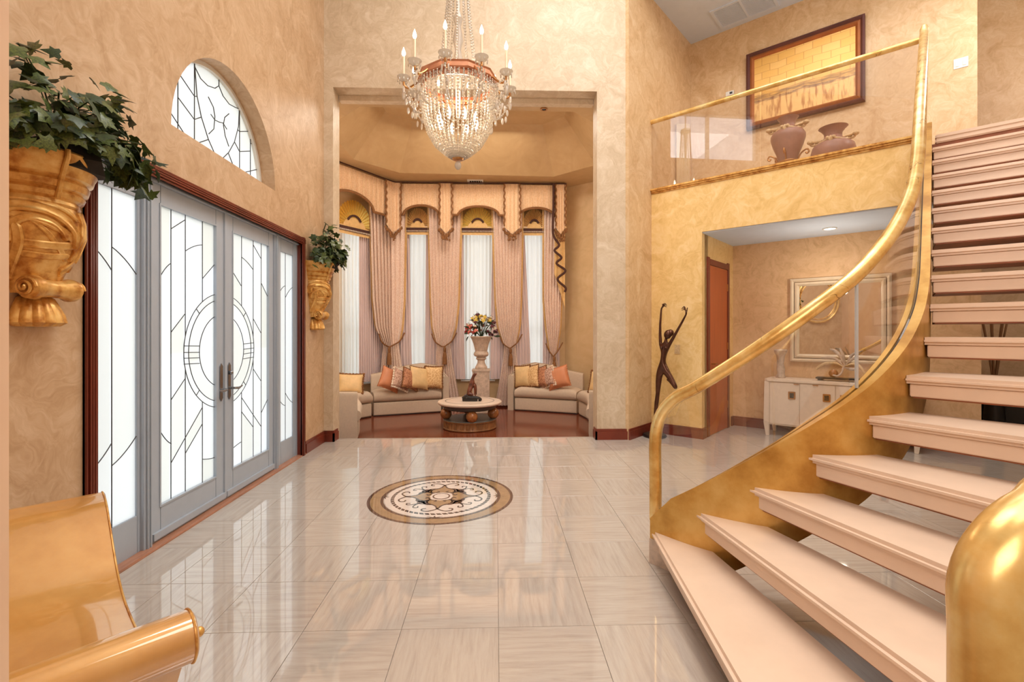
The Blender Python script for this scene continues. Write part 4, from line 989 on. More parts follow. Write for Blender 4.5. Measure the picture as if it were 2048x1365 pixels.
tied([(4.05, 1.0, 1.42), (2.05, 1.0, 1.35), (1.5, 1.05, 1.33), (.95, 1.13, 1.25), (.7, 1.1, 1.29), (-.12, 1.0, 1.42)], .95, 1.2, 'rightmost slim pink damask drape tied back low with a tassel', 4, 6)
# valance
vt = thing('valance', 'peach gathered valance with arches, fringed tails and dark cords across the bay', 'valance', (*bayline(-.4, .4), 4.4))
def vseg(s0, s1, arch, bot=3.80, name='valance_panel'):
    n = max(6, int((s1-s0)/.02)); mb = MB(); r_ = random.Random(int(s0*100))
    def zb(s):
        if not arch: return bot
        a, b_, h = arch
        if s <= a or s >= b_: return bot
        t_ = (s-(a+b_)/2)/((b_-a)/2); return bot+h*math.sqrt(max(0, 1-t_*t_*.96))-.0 if abs(t_) < 1 else bot
    mb.grid(lambda i, j: (*bayline(lerp(s0, s1, i), .38+.006*sin(190*lerp(s0, s1, i))), lerp(4.42, zb(lerp(s0, s1, i)), j)), n*2, 8)
    mb.build(name, M_VAL, vt)
    cord([(lerp(s0, s1, k/40), zb(lerp(s0, s1, k/40))-.012) for k in range(41)], .39, .026, 6).build('valance_fringe', M_FRINGE, vt)
vseg(-3.9, -2.27, (-3.62, -2.62, .26), 3.74); vseg(-1.92, -1.14, (-1.87, -1.17, .19)); vseg(-.89, .17, (-.76, .05, .18)); vseg(.49, 1.20, (.47, 1.19, .18), 3.78)
def jabot(s0, s1, zt=3.52, tip_=3.30):
    c_ = (s0+s1)/2; mb = MB()
    def f(i, j):
        s = lerp(s0, s1, i); e = lerp(zt+.02, zt-.12, 1-abs(2*i-1)); z = lerp(4.44, e, j); x, y = bayline(s, .42+.012*sin(i*2*pi*4)); return (x, y, z)
    mb.grid(f, 32, 10).build('jabot', M_VAL, vt)
    for s in (s0, s1): cord([(s, 4.42), (s, zt+.05)], .44, .016, 6, .012, 46).build('jabot_cord', M_FRINGE, vt)
    mb = MB(); r_ = random.Random(int(s0*77))
    for k in range(26):
        i = k/25; s = lerp(s0-.02, s1+.02, i); e = lerp(zt, zt-.15, 1-abs(2*i-1)); x, y = bayline(s, .43+r_.uniform(-.02, .03))
        mb.ell((x, y, e-.03+r_.uniform(-.03, .02)), .022, .018, .035, 6, 4)
    for k in range(12):
        x, y = bayline(c_+r_.uniform(-.08, .08), .45); mb.ell((x, y, tip_-.0+r_.uniform(-.04, .09)), .022, .018, .03, 6, 4)
    mb.build('jabot_ruffle', M_FRINGE, vt)['kind'] = 'stuff'
jabot(-2.27, -1.92); jabot(-1.14, -.89); jabot(.17, .49); jabot(1.22, 1.42)
MB().grid(lambda i, j: (*bayline(lerp(-3.9, 1.44, i), .44), lerp(4.42, 4.445, j)), 60, 1).build('top_braid', M_DKFR, vt)
MB().hexa([(1.42, 9.87, 3.5), (1.44, 9.87, 3.5), (1.44, 10.25, 3.5), (1.42, 10.25, 3.5), (1.42, 9.87, 4.44), (1.44, 9.87, 4.44), (1.44, 10.25, 4.44), (1.42, 10.25, 4.44)]).build('return_board', M_OCHRE, vt)
tail = thing('twisted_braid', 'dark brown twisted braid hanging at the right end of the valance', 'braid', (1.17, 9.82, 2.3))
cp = [(p.x, p.y) for p in catmull([(1.17, 4.42, 0), (1.165, 3.9, 0), (1.16, 3.4, 0), (1.28, 3.18, 0), (1.19, 3.06, 0), (1.33, 2.92, 0), (1.23, 2.80, 0), (1.41, 2.65, 0), (1.25, 2.48, 0), (1.41, 2.31, 0), (1.40, 2.22, 0)], 6)]
cord(cp, .48, .024, 8).build('braid', M_DKFR, tail)
MB().grid(lambda i, j: (*bayline(lerp(1.20, 1.42, i), .36+.012*sin(i*12)), lerp(3.5, lerp(2.6, 1.9, i), j)), 20, 16).build('side_swag', M_OCHRE, tail)

# ------------------------------------------------------------------ sectional sofas
def offs(pts, k):
    out = []
    for i, p in enumerate(pts):
        a = pts[max(0, i-1)]; b_ = pts[min(len(pts)-1, i+1)]; d_ = Vector((b_[0]-a[0], b_[1]-a[1])).normalized(); out.append((p[0]-d_.y*k, p[1]+d_.x*k))
    return out
def sweep(mb, pts, sec, z0=FB, caps=True):
    """pts front line, sec(i) -> closed list of (offset towards the back, height)"""
    n = len(pts); vs = []; m_ = len(sec(0))
    for i in range(n):
        a = pts[max(0, i-1)]; b_ = pts[min(n-1, i+1)]; d_ = Vector((b_[0]-a[0], b_[1]-a[1])).normalized()
        for o, h in sec(i): vs.append((pts[i][0]-d_.y*o, pts[i][1]+d_.x*o, z0+h))
    fs = [(i*m_+j, i*m_+(j+1) % m_, (i+1)*m_+(j+1) % m_, (i+1)*m_+j) for i in range(n-1) for j in range(m_)]
    if caps: fs += [tuple(range(m_)), tuple((n-1)*m_+j for j in range(m_-1, -1, -1))]
    return mb.add(vs, fs)
def rrect(o0, o1, h0, h1, r, k=4):
    out = []
    for cx, cy, a in ((o1-r, h0+r, -pi/2), (o1-r, h1-r, 0), (o0+r, h1-r, pi/2), (o0+r, h0+r, pi)):
        out += [(cx+r*cos(a+pi/2*q/k), cy+r*sin(a+pi/2*q/k)) for q in range(k+1)]
    return out
def sofa(front, lab, arms, heights, depth=.66, seams=1, armh=.70):
    fp = [(p.x, p.y) for p in catmull([(x, y, 0) for x, y in front], 10)]; n = len(fp)
    c_ = fp[n//2]; t_ = thing('sofa', lab, 'sofa', (c_[0], c_[1], FB))
    sweep(MB(), fp, lambda i: rrect(.02, depth-.04, .01, .255, .03)).build('base', M_SOFA, t_)
    sweep(MB(), fp, lambda i: rrect(.03, depth-.05, .0, .02, .005)).build('plinth', M_DKSTONE, t_)
    for q in range(seams):
        a = int(q*(n-1)/seams); b_ = int((q+1)*(n-1)/seams); sub = fp[a:b_+1]; m_ = len(sub)-1
        def sec(i):
            e = min(i, m_-i); k = min(1, .75+.25*math.sqrt(min(1, e/2.0))) if m_ > 3 else 1
            return [(o, .265+(h-.265)*k) for o, h in rrect(-.02, depth-.12, .262, .475, .085)]
        sweep(MB(), sub, sec).build('seat_cushion', M_SOFA, t_)
    # shell path: behind, round the armed ends and forward
    back = offs(fp, depth-.05); path_ = list(back); hh = [interp(heights, k/(n-1)) for k in range(n)]
    def armpts(end):
        p = fp[-1] if end else fp[0]; q = fp[-2] if end else fp[1]; d_ = Vector((p[0]-q[0], p[1]-q[1])).normalized()
        nx = Vector((-d_.y, d_.x)) if end else Vector((d_.y, -d_.x))
        out = []
        for k in range(1, 7): a = pi/2*k/6; out.append((p[0]+nx.x*(depth-.05-.22+.22*cos(a))+d_.x*.10*sin(a)*1.0, p[1]+nx.y*(depth-.05-.22+.22*cos(a))+d_.y*.10*sin(a)))
        for o in (.28, .14, .03): out.append((p[0]+nx.x*o+d_.x*.10, p[1]+nx.y*o+d_.y*.10))
        return out
    if arms[1]:
        A = armpts(True); path_ += A; h1 = hh[-1]; hh += [lerp(h1, armh, k/8)-.0 for k in range(len(A))]
    if arms[0]:
        A = armpts(False); path_ = A[::-1]+path_; h1 = hh[0]; hh = [lerp(h1, armh, k/8) for k in range(len(A))][::-1]+hh
    def sec2(i):
        w = .058; h = hh[i]
        return [(-w, .0), (w, .0), (w*1.05, h-.05), (w*.7, h-.012), (0, h), (-w*.7, h-.012), (-w*1.05, h-.05)]
    sweep(MB(), path_, sec2).build('backrest', M_SOFA, t_)
    MB().tube([(path_[i][0], path_[i][1], FB+hh[i]+.001) for i in range(len(path_))], .007, 6).build('piping', M_PIPE, t_)
    return t_
sofa([(-2.25, 9.02), (-1.7, 9.22), (-1.06, 9.46)], 'taupe sofa section in the left of the bay with rising rounded end', (0, 1), [(0, .74), (.3, .80), (.6, .90), (.8, .93), (1, .89)], .60)
sofa([(.37, 9.64), (.95, 9.40), (1.52, 9.14)], 'taupe sofa section in the right of the bay with rising rounded end', (1, 0), [(0, .88), (.2, .93), (.4, .90), (.7, .80), (1, .74)], .60)
sofa([(-1.99, 7.16), (-2.12, 7.7), (-2.34, 8.3), (-2.42, 8.72), (-2.27, 8.98)], 'taupe sofa section curving behind the left edge of the opening', (1, 0), [(0, .74), (.5, .78), (1, .72)], .74, 2)
sofa([(1.54, 9.10), (1.60, 8.5), (1.50, 7.8), (1.37, 7.24)], 'taupe sofa section half hidden behind the right edge of the opening', (0, 1), [(0, .72), (.5, .78), (1, .74)], .74, 2)

def pillow(loc, w, h, th, rot, mat, fr, lab, group, fmat=None):
    t_ = bpy.data.objects.new('throw_pillow', None); COL.objects.link(t_); t_.location = loc; t_.rotation_euler = rot
    t_['label'] = lab; t_['category'] = 'cushion'; t_['group'] = group
    n = 14; mb = MB(); vs = []
    def P(i, j, sg):
        u = 2*i/n-1; v = 2*j/n-1; t1 = (1-abs(u)**3.2)*(1-abs(v)**3.2)
        k = 1-.07*(1-abs(v)**2)*abs(u)**2; k2 = 1-.07*(1-abs(u)**2)*abs(v)**2
        return (u*w/2*k, sg*(th/2*t1**.55+.003), v*h/2*k2)
    for sg in (-1, 1): mb.grid(lambda a, b_, sg=sg: P(a*n, b_*n, sg), n, n)
    mb.build('cover', mat, t_, world=False)
    if fr:
        per = [(P(i, 0, 0)) for i in range(n)]+[P(n, j, 0) for j in range(n)]+[P(n-i, n, 0) for i in range(n)]+[P(0, n-j, 0) for j in range(n)]
        pts = []
        for k, p in enumerate(per):
            q = per[(k+1) % len(per)]
            for s in (0, .5): pts.append(((lerp(p[0], q[0], s)*1.03, .010*sin((2*k+2*s)*2.3), lerp(p[2], q[2], s)*1.03)))
        MB().tube(pts, [fr*(1+.3*sin(k*1.7)) for k in range(len(pts))], 6, closed=True).build('fringe', fmat or M_FRINGE, t_, world=False)
    return t_
M_RUST = simple('rust_silk', C(206, 134, 92), .45, var=.12, scale=6); M_SILV = drape('mauve_brocade', C(206, 170, 150), C(160, 118, 96)); M_BROC = drape('brown_brocade', C(190, 130, 92), C(152, 94, 60))
M_YEL = simple('gold_silk', C(230, 194, 138), .45, var=.15, scale=9); M_YEL2 = drape('gold_brocade', C(232, 196, 142), C(206, 158, 100))
g = 'throw pillows on the left sofa'
zs = FB+.475
pillow((-1.97, 9.12, zs+.205), .40, .40, .15, (-.30, .42, .55), M_RUST, .006, 'plain rust silk pillow, first of the row on the left sofa', g, M_RUST)
pillow((-1.78, 9.14, zs+.20), .38, .38, .13, (-.28, .38, .85), M_SILV, .016, 'pale mauve brocade pillow with looped fringe beside the rust one', g, M_CREAM)
pillow((-1.61, 9.20, zs+.20), .38, .38, .13, (-.28, .34, .85), M_BROC, .010, 'brown brocade pillow in the middle of the left sofa row', g)
pillow((-1.46, 9.28, zs+.215), .40, .42, .14, (-.24, .18, .6), M_YEL, .009, 'gold silk pillow with brown edging, fourth on the left sofa', g)
pillow((-1.20, 9.40, zs+.215), .34, .42, .14, (-.16, .04, .25), M_YEL2, .016, 'gold brocade pillow with dark fringe at the end of the left sofa', g, M_FRINGE)
pillow((-2.62, 8.82, zs+.16), .44, .36, .14, (-.35, .05, .25), M_YEL, .018, 'gold pillow with thick brown fringe on the far left sofa section', g, M_FRINGE)
g = 'throw pillows on the right sofa'
pillow((.53, 9.70, zs+.205), .34, .42, .14, (-.15, -.10, -.5), M_YEL, .016, 'gold silk pillow with brown fringe at the left end of the right sofa', g, M_FRINGE)
pillow((.71, 9.62, zs+.21), .36, .43, .14, (-.15, -.16, -.8), M_YEL2, .010, 'gold brocade pillow, second on the right sofa', g)
pillow((.87, 9.54, zs+.20), .36, .40, .13, (-.2, -.26, -.85), M_BROC, .010, 'brown brocade pillow with edging, third on the right sofa', g)
pillow((1.00, 9.44, zs+.20), .36, .38, .13, (-.2, -.36, -.75), M_SILV, .015, 'mauve brocade pillow with looped fringe beside the big rust one', g, M_CREAM)
pillow((1.20, 9.34, zs+.21), .43, .41, .15, (-.25, -.28, -.35), M_RUST, .006, 'large plain rust silk pillow on the right sofa', g, M_RUST)
pillow((1.84, 8.55, zs+.20), .40, .40, .14, (-.3, 0, -.75), M_YEL, .018, 'gold pillow with brown fringe peeking from behind the right pier', g, M_FRINGE)

# ------------------------------------------------------------------ coffee table and sculpture
ct = thing('coffee_table', 'round coffee table with pale stone top on wooden balls and ribbed drum', 'table', (-.43, 7.97, FB))
c0 = (-.43, 7.97, FB)
MB().lathe([(.001, .385), (.45, .385), (.50, .39), (.52, .405), (.522, .425), (.51, .438), (.49, .441), (.001, .441)], 64, c0, cap=False).build('table_top', M_TOP, ct)
MB().lathe([(.392, .4405), (.392, .4425), (.402, .4425), (.402, .4405)], 64, c0, cap=False).build('inlay_ring', M_PLATE, ct)
MB().lathe([(.001, .315), (.40, .315), (.43, .33), (.44, .386), (.001, .386)], 48, c0, cap=False).build('apron', M_PLATE, ct)
MB().lathe([(.001, .145), (.43, .145), (.435, .150), (.43, .158), (.001, .158)], 48, c0, cap=False).build('lower_plate', M_PLATE, ct)
MB().lathe([(.001, 0), (.42, 0), (.435, .01), (.435, .022), (.425, .03), (.425, .12), (.435, .13), (.435, .145), (.001, .145)], 160, c0, rib=lambda th, z: .012*(1 if sin(80*th) > 0 else -1) if .028 < z < .125 else 0, cap=False).build('ribbed_drum', M_WOODR, ct)
for a in (186, 278, -4, 96):
    x, y = c0[0]+.385*cos(math.radians(a)), c0[1]+.385*sin(math.radians(a)); MB().ell((x, y, FB+.236), .092, nu=24, nv=16).build('ball_support', M_BALL, ct)
def skin(name, V, E, mat, parent, sub=2, world=True):
    me = bpy.data.meshes.new(name+'_s'); me.from_pydata([v[:3] for v in V], E, []); o = bpy.data.objects.new(name+'_s', me); COL.objects.link(o)
    sk = o.modifiers.new('s', 'SKIN'); sb = o.modifiers.new('u', 'SUBSURF'); sb.levels = sub; sb.render_levels = sub
    for i, v in enumerate(V):
        r = v[3] if isinstance(v[3], tuple) else (v[3], v[3]); me.skin_vertices[0].data[i].radius = r; me.skin_vertices[0].data[i].use_root = (i == 0)
    dg = bpy.context.evaluated_depsgraph_get(); dg.update(); m2 = bpy.data.meshes.new_from_object(o.evaluated_get(dg)); bpy.data.objects.remove(o)
    for p in m2.polygons: p.use_smooth = True
    m2.materials.clear(); m2.materials.append(mat); m2.name = name
    q = bpy.data.objects.new(name, m2); COL.objects.link(q); attach(q, parent, world); return q
sc_ = thing('animal_sculpture', 'dark carved sitting hound sculpture looking up on the coffee table', 'sculpture', (-.40, 7.93, .281))
yq = 7.93
V = [(-.44, yq, .42, .055), (-.42, yq, .50, .050), (-.40, yq, .575, .045), (-.385, yq, .635, .028), (-.365, yq, .69, .026), (-.345, yq, .708, .026), (-.312, yq-.002, .722, .012),
     (-.345, yq-.03, .53, .024), (-.345, yq-.035, .46, .015), (-.345, yq-.035, .385, .012), (-.325, yq-.035, .370, .012), (-.335, yq+.03, .53, .022), (-.325, yq+.03, .46, .014), (-.325, yq+.03, .375, .011),
     (-.43, yq-.045, .40, .036), (-.37, yq-.055, .385, .024), (-.42, yq-.055, .372, .014), (-.37, yq-.06, .368, .012), (-.47, yq, .385, .014), (-.52, yq-.02, .372, .010), (-.36, yq-.015, .735, .007), (-.36, yq+.015, .735, .007)]
E = [(0, 1), (1, 2), (2, 3), (3, 4), (4, 5), (5, 6), (2, 7), (7, 8), (8, 9), (9, 10), (2, 11), (11, 12), (12, 13), (0, 14), (14, 15), (15, 16), (16, 17), (0, 18), (18, 19), (5, 20), (5, 21)]
skin('hound', V, E, M_SCULP, sc_)
mb = MB().box(-.545, -.30, 7.86, 8.0, .281, .335); mb.build('plinth', M_DKSTONE, sc_, bevel=.008)
mb = MB().tube(catmull([(-.54, 7.87, .335), (-.48, 7.85, .365), (-.42, 7.845, .345), (-.36, 7.85, .35), (-.28, 7.86, .335), (-.25, 7.88, .31), (-.27, 7.9, .29)], 5), .022, 8); mb.build('rock_rim', M_DKSTONE, sc_)

# ------------------------------------------------------------------ pedestal, urn, flowers
pd = thing('pedestal', 'square mottled stone pedestal in front of the middle window', 'pedestal', (-.29, 9.50, FB))
mb = MB().box(-.455, -.125, 9.335, 9.665, FB, .64).box(-.47, -.11, 9.32, 9.68, FB, FB+.06); mb.build('shaft', M_STONE, pd, bevel=.006)
MB().box(-.465, -.115, 9.325, 9.675, .64, .685).build('cap', M_STONE, pd, bevel=.006)
ur = thing('urn', 'tall fluted stone urn standing on the pedestal', 'urn', (-.29, 9.5, .685)); cu = (-.29, 9.5, 0)
MB().lathe([(.001, .686), (.115, .686), (.12, .72), (.10, .75), (.075, .80), (.07, .85), (.10, .88), (.10, .90), (.085, .915), (.13, .935), (.148, .965), (.140, 1.0), (.118, 1.03)], 48, cu, cap=False).build('foot', M_STONE, ur)
MB().lathe([(.118, 1.03), (.125, 1.08), (.145, 1.17), (.175, 1.25), (.20, 1.29), (.215, 1.31), (.205, 1.322), (.17, 1.30), (.02, 1.28)], 96, cu, rib=lambda th, z: .035*sin(16*th) if 1.035 < z < 1.27 else 0, cap=False).build('bowl', M_STONE, ur)
fa = thing('flower_arrangement', 'mixed bouquet of red, yellow, cream and burgundy flowers in the urn', 'flowers', (-.29, 9.5, 1.30))
def petalball(mat, name, n=9, r=.03):
    mb = MB()
    for k in range(n):
        a = 2*pi*k/n*1.9; e = pi/2*(k/n); p = (r*.6*cos(a)*cos(e), r*.6*sin(a)*cos(e), r*.5*sin(e)); mb.ell(p, r*.5, r*.5, r*.28, 6, 4, Matrix.Rotation(a, 3, 'Z') @ Matrix.Rotation(.7, 3, 'Y'))
    return mb.mesh(name, mat)
FM = [petalball(simple(nm, C(*c), .6, var=.2), 'blossom', 9, r) for nm, c, r in (('flower_red', (176, 60, 58), .045), ('flower_pink', (214, 120, 104), .05), ('flower_yellow', (226, 196, 92), .05), ('flower_cream', (232, 214, 184), .035), ('flower_burgundy', (98, 38, 50), .035))]
lf = MB(); lf.add([(0, 0, 0), (.02, .03, .005), (.022, .07, .004), (0, .12, -.01), (-.022, .07, .004), (-.02, .03, .005), (0, .06, -.006)], [(0, 1, 6), (1, 2, 6), (2, 3, 6), (3, 4, 6), (4, 5, 6), (5, 0, 6)])
LFM = lf.mesh('flower_leaf', M_LEAF2); rf = random.Random(5); stems = MB()
for k in range(120):
    a = rf.uniform(0, 2*pi); e = rf.uniform(-.15, 1.35); r = rf.uniform(.8, 1.0); x = .32*r*cos(a)*cos(e); y = .22*r*sin(a)*cos(e); z = 1.40+.36*r*sin(e)
    if k < 70:
        w = rf.random(); side = x
        idx = (0 if rf.random() < .4 else 1) if (z < 1.55 and side < .05 and w < .6) else (2 if (z > 1.5 and abs(side) < .17 and w < .45) else (4 if w < .72 else 3))
        link_mesh('blossom', FM[idx], fa, (-.29+x, 9.5+y, z), (rf.uniform(-1, 1), rf.uniform(-1, 1), a), world=True)
    else: link_mesh('leaf', LFM, fa, (-.29+x*.9, 9.5+y*.9, z-.05), (rf.uniform(-1.2, 1.2), rf.uniform(-1.2, 1.2), a-pi/2))
    if k % 3 == 0: stems.tube([(-.29, 9.5, 1.30), (-.29+x*.5, 9.5+y*.5, 1.34+(z-1.34)*.6), (-.29+x*1.05, 9.5+y*1.05, z+.06)], .004, 4)
stems.build('stems', M_LEAF2, fa)

# ------------------------------------------------------------------ gilded wall brackets and ivy
def bracket(Yc, lab):
    t_ = thing('wall_bracket', lab, 'wall bracket', (-2.2, Yc, 1.43)); c_ = (-2.2, Yc, 0)
    MB().lathe([(.165, 1.985), (.178, 2.0), (.172, 2.02), (.188, 2.03), (.196, 2.05), (.188, 2.062), (.206, 2.072), (.213, 2.10), (.204, 2.112), (.224, 2.124), (.231, 2.15), (.238, 2.165), (.252, 2.19), (.256, 2.225), (.248, 2.235), (.215, 2.235), (.20, 2.20), (.02, 2.19)], 40, c_, -pi/2, pi/2, cap=False).build('bowl', M_GOLDC, t_)
    mb = MB()
    for a in (-.35, ): mb.tube([(-2.2+r*cos(a), Yc+r*sin(a), z) for r, z in ((.19, 2.02), (.205, 2.06), (.22, 2.11), (.238, 2.15), (.262, 2.20), (.262, 2.235))], .011, 8)
    mb.build('bowl_rib', M_GOLDC, t_)
    T_ = [(2.0, .165, .165), (1.93, .185, .178), (1.86, .190, .175), (1.78, .165, .155), (1.70, .125, .128), (1.64, .10, .112), (1.58, .085, .10)]
    def S(a, z, k=0):
        dp = interp([(-q[0], q[1]) for q in T_], -z)+k; w = interp([(-q[0], q[2]) for q in T_], -z)+k
        return (-2.2+dp*cos(a), Yc+w*sin(a), z)
    MB().grid(lambda i, j: S(lerp(-pi/2, pi/2, i), lerp(2.0, 1.58, j)), 28, 24).build('body', M_GOLDC, t_)
    def strap(pts, r=.016, name='carved_strap', taper=0):
        cp = catmull([(a*.18, z, 0) for a, z in pts], 7); mb = MB(); m_ = len(cp); vs = []
        for q, p in enumerate(cp):
            d_ = (cp[min(m_-1, q+1)]-cp[max(0, q-1)]).normalized(); nx, nz = -d_.y, d_.x; w = r*(1-taper*q/(m_-1))*(1.25 if 0 < q < m_-1 else .6)
            for e, k in ((-1, -.006), (-.85, .5*r), (-.5, .75*r), (0, .62*r), (.5, .75*r), (.85, .5*r), (1, -.006)): vs.append(S((p.x+nx*w*e)/.18, p.y+nz*w*e, k))
        mb.add(vs, [(7*q+e, 7*q+e+1, 7*q+e+8, 7*q+e+7) for q in range(m_-1) for e in range(6)]+[tuple(range(7)), tuple(7*(m_-1)+e for e in range(7))]); mb.build(name, M_GOLDC, t_)
    strap([(-1.3, 1.93), (-.6, 1.90), (.1, 1.83), (.5, 1.74), (.75, 1.70)]); strap([(-1.1, 1.80), (-.4, 1.80), (.3, 1.82), (.9, 1.86)]); strap([(-.9, 1.92), (-.5, 1.84), (-.2, 1.78), (.1, 1.74)], .010)
    strap([(.95, 1.82), (.6, 1.75), (.25, 1.70), (.05, 1.68)], .018); strap([(-1.1, 1.755), (-.5, 1.75), (.1, 1.76)], .013); strap([(-1.5, 1.64), (-1.25, 1.72), (-1.1, 1.80), (-1.12, 1.88)], .024, taper=.3)
    strap([(-1.5, 1.86), (-1.42, 1.93), (-1.1, 1.965), (-.5, 1.955), (-.05, 1.89), (.12, 1.80)], .032, name='acanthus', taper=.6); strap([(-1.35, 1.80), (-1.22, 1.87), (-.9, 1.915), (-.45, 1.90), (-.15, 1.83)], .022, name='acanthus', taper=.6); strap([(-1.5, 1.985), (-.9, 1.99), (-.2, 1.98), (.2, 1.93)], .018, name='acanthus', taper=.5)
    for k, a in enumerate((.35, .5, .65, .8, .95, 1.1, 1.25)):
        strap([(a+.05, 1.985), (a+.08, 1.93), (a*.92+.03, 1.86), (a*.8, 1.79), (a*.62, 1.74)], .017+.005*(k % 2), name='acanthus', taper=.55)
    sp = [(-2.2+.075+.055*(1-.02*k)*cos(k*.42)*.85, Yc-.125, 1.615+.055*(1-.02*k)*sin(k*.42)) for k in range(30)]
    MB().lathe([(.001, -.12), (.052, -.12), (.058, -.10), (.046, -.06), (.042, 0), (.046, .06), (.055, .10), (.05, .12), (.001, .12)], 24, (0, 0, 0), cap=False)
    mb = MB(); prof = [(.001, -.132), (.04, -.130), (.053, -.115), (.056, -.085), (.044, -.06), (.040, 0), (.044, .06), (.056, .085), (.053, .115), (.04, .13), (.001, .132)]
    vs = []; n = 20
    for r, yy in prof: vs += [(-2.2+.095+r*cos(2*pi*q/n), Yc+yy, 1.605+r*sin(2*pi*q/n)) for q in range(n)]
    mb.add(vs, [(i*n+q, i*n+(q+1) % n, (i+1)*n+(q+1) % n, (i+1)*n+q) for i in range(len(prof)-1) for q in range(n)]); mb.build('scroll_roll', M_GOLDC, t_)
    for sg in (-1, 1):
        MB().tube([(-2.2+.095+(.046-.0012*k)*cos(k*.4), Yc+sg*(.128+.0005*k), 1.605+(.046-.0012*k)*sin(k*.4)) for k in range(34)], .007, 6).build('volute', M_GOLDC, t_)
    MB().lathe([(.02, 1.425), (.10, 1.428), (.125, 1.445), (.118, 1.48), (.10, 1.52), (.08, 1.56), (.05, 1.58)], 72, c_, -pi/2, pi/2, rib=lambda th, z: .09*abs(sin(8*th))-.05, cap=False).build('shell_foot', M_GOLDC, t_)
    return t_
bracket(2.37, 'large gilded acanthus wall bracket left of the entrance doors'); bracket(5.93, 'gilded acanthus wall bracket between the doors and the bay')
def ivy_leaf():
    o = [(0, 0), (.22, -.10), (.46, .02), (.34, .24), (.52, .50), (.24, .50), (0, 1.0), (-.24, .50), (-.52, .50), (-.34, .24), (-.46, .02), (-.22, -.10)]
    vs = [(x, y-.02, -.16*abs(x)-.10*y*y) for x, y in o]+[(0, .32, .02)]; n = len(o)
    mb = MB(); mb.add(vs, [(k, (k+1) % n, n) for k in range(n)]); return mb
ILM = [ivy_leaf().mesh('leaf', mm, 1.2) for mm in (M_LEAF, M_LEAF2)]
def ivy(Yc, n, size, lab, rad, seed, z0=2.26):
    t_ = thing('ivy_plant', lab, 'plant', (-2.05, Yc, z0-.05)); r_ = random.Random(seed); st_ = MB()
    MB().lathe([(.001, z0-.09), (.15, z0-.09), (.16, z0-.04), (.12, z0+.03), (.06, z0+.07), (.001, z0+.09)], 14, (-2.08, Yc, 0), rib=lambda th, z: .15*sin(5*th+z*60), cap=False).build('moss', M_SOIL, t_)
    k = 0
    while k < n:
        a = r_.uniform(-1.75, 1.75); e = math.asin(r_.uniform(-.20, 1)); q = r_.uniform(.55, 1.0) if r_.random() < .88 else 1.12
        if k % 3 == 0: e = math.asin(r_.uniform(-.05, .35)); q = r_.uniform(.75, .98)
        x = rad[0]*q*cos(a)*cos(e)+.12; y = rad[1]*q*sin(a)*cos(e); z = rad[2]*q*sin(e)
        if x < .03: continue
        if z < 0 and x > .20 and abs(y) < .22: continue
        if z < 0: z *= 1.1
        P = Vector((-2.2+x, Yc+y, z0+z)); nrm_ = Vector((x-.05, y, z*.8+.12)).normalized()
        # leaf plane faces outward, tip hangs down
        dn = Vector((r_.uniform(-1, 1), r_.uniform(-1, 1), r_.uniform(-1, .2))); ty = (dn-nrm_*dn.dot(nrm_)).normalized(); nz = (nrm_+Vector((r_.uniform(-.9, .9), r_.uniform(-.9, .9), r_.uniform(-.6, .9)))).normalized()
        ty = (ty-nz*ty.dot(nz)).normalized(); tx = ty.cross(nz); m_ = Matrix((tx, ty, nz)).transposed().to_euler()
        s = size*r_.uniform(.7, 1.25)
        link_mesh('leaf', ILM[0 if r_.random() < .55 else 1], t_, P, m_, (s, s, s))
        if k % 5 == 0: st_.tube([(-2.08, Yc, z0+.02), (-2.2+x*.7, Yc+y*.5, z0+z*.7+.04), tuple(P)], .0035, 4)
        k += 1
    st_.build('vines', M_LEAF2, t_)
ivy(2.40, 300, .088, 'full green ivy spilling over the large left wall bracket', (.27, .44, .40), 3)
ivy(5.95, 298, .078, 'round green ivy plant on the small bracket by the bay', (.26, .30, .42), 4)

# ------------------------------------------------------------------ chandelier
CX, CYY = -.39, 5.0
ch = thing('chandelier', 'large crystal basket chandelier with candle arms hanging in the foyer', 'chandelier', (CX, CYY, 3.07)); cc = (CX, CYY, 0)
MB().lathe([(.375, 3.915), (.405, 3.915), (.415, 3.93), (.405, 3.975), (.415, 3.99), (.375, 3.99)], 10, cc, cap=False).build('ring', M_COPPER, ch, ang=.3)
MB().lathe([(.365, 3.86), (.38, 3.86), (.38, 3.915), (.365, 3.915)], 40, cc, cap=False).build('lower_ring', M_COPPER, ch)
PR = [(3.90, .375), (3.75, .368), (3.60, .355), (3.45, .31), (3.33, .24), (3.24, .14), (3.19, .06)]
def beadstring(pts, r, nu=6, nv=4):
    mb = MB()
    for p in pts: mb.ell(p, r, r, r, nu, nv)
    return mb.mesh('bead_string', M_CRYS)
pts = []; L = 0; prev = None; z = 3.90; step = .030
while z > 3.19:
    r = interp([(-a, b_) for a, b_ in PR], -z); pts.append((r, 0, z)); r2 = interp([(-a, b_) for a, b_ in PR], -(z-.01)); z -= .01*step/math.hypot(.01, r-r2)
BS = beadstring(pts, .0148)
for k in range(42): link_mesh('bead_string', BS, ch, (CX, CYY, 0), (0, 0, 2*pi*k/42))
BS2 = beadstring([(.41, 0, 3.90-.018*i) for i in range(5)], .008, 5, 4)
for k in range(60): link_mesh('fringe_string', BS2, ch, (CX, CYY, 0), (0, 0, 2*pi*k/60))
BS3 = beadstring([(lerp(.085, .20, (i/44)**1.6), 0, 5.35-i*.030) for i in range(46)], .012)
for k in range(12): link_mesh('chain_string', BS3, ch, (CX, CYY, 0), (0, 0, 2*pi*k/12))
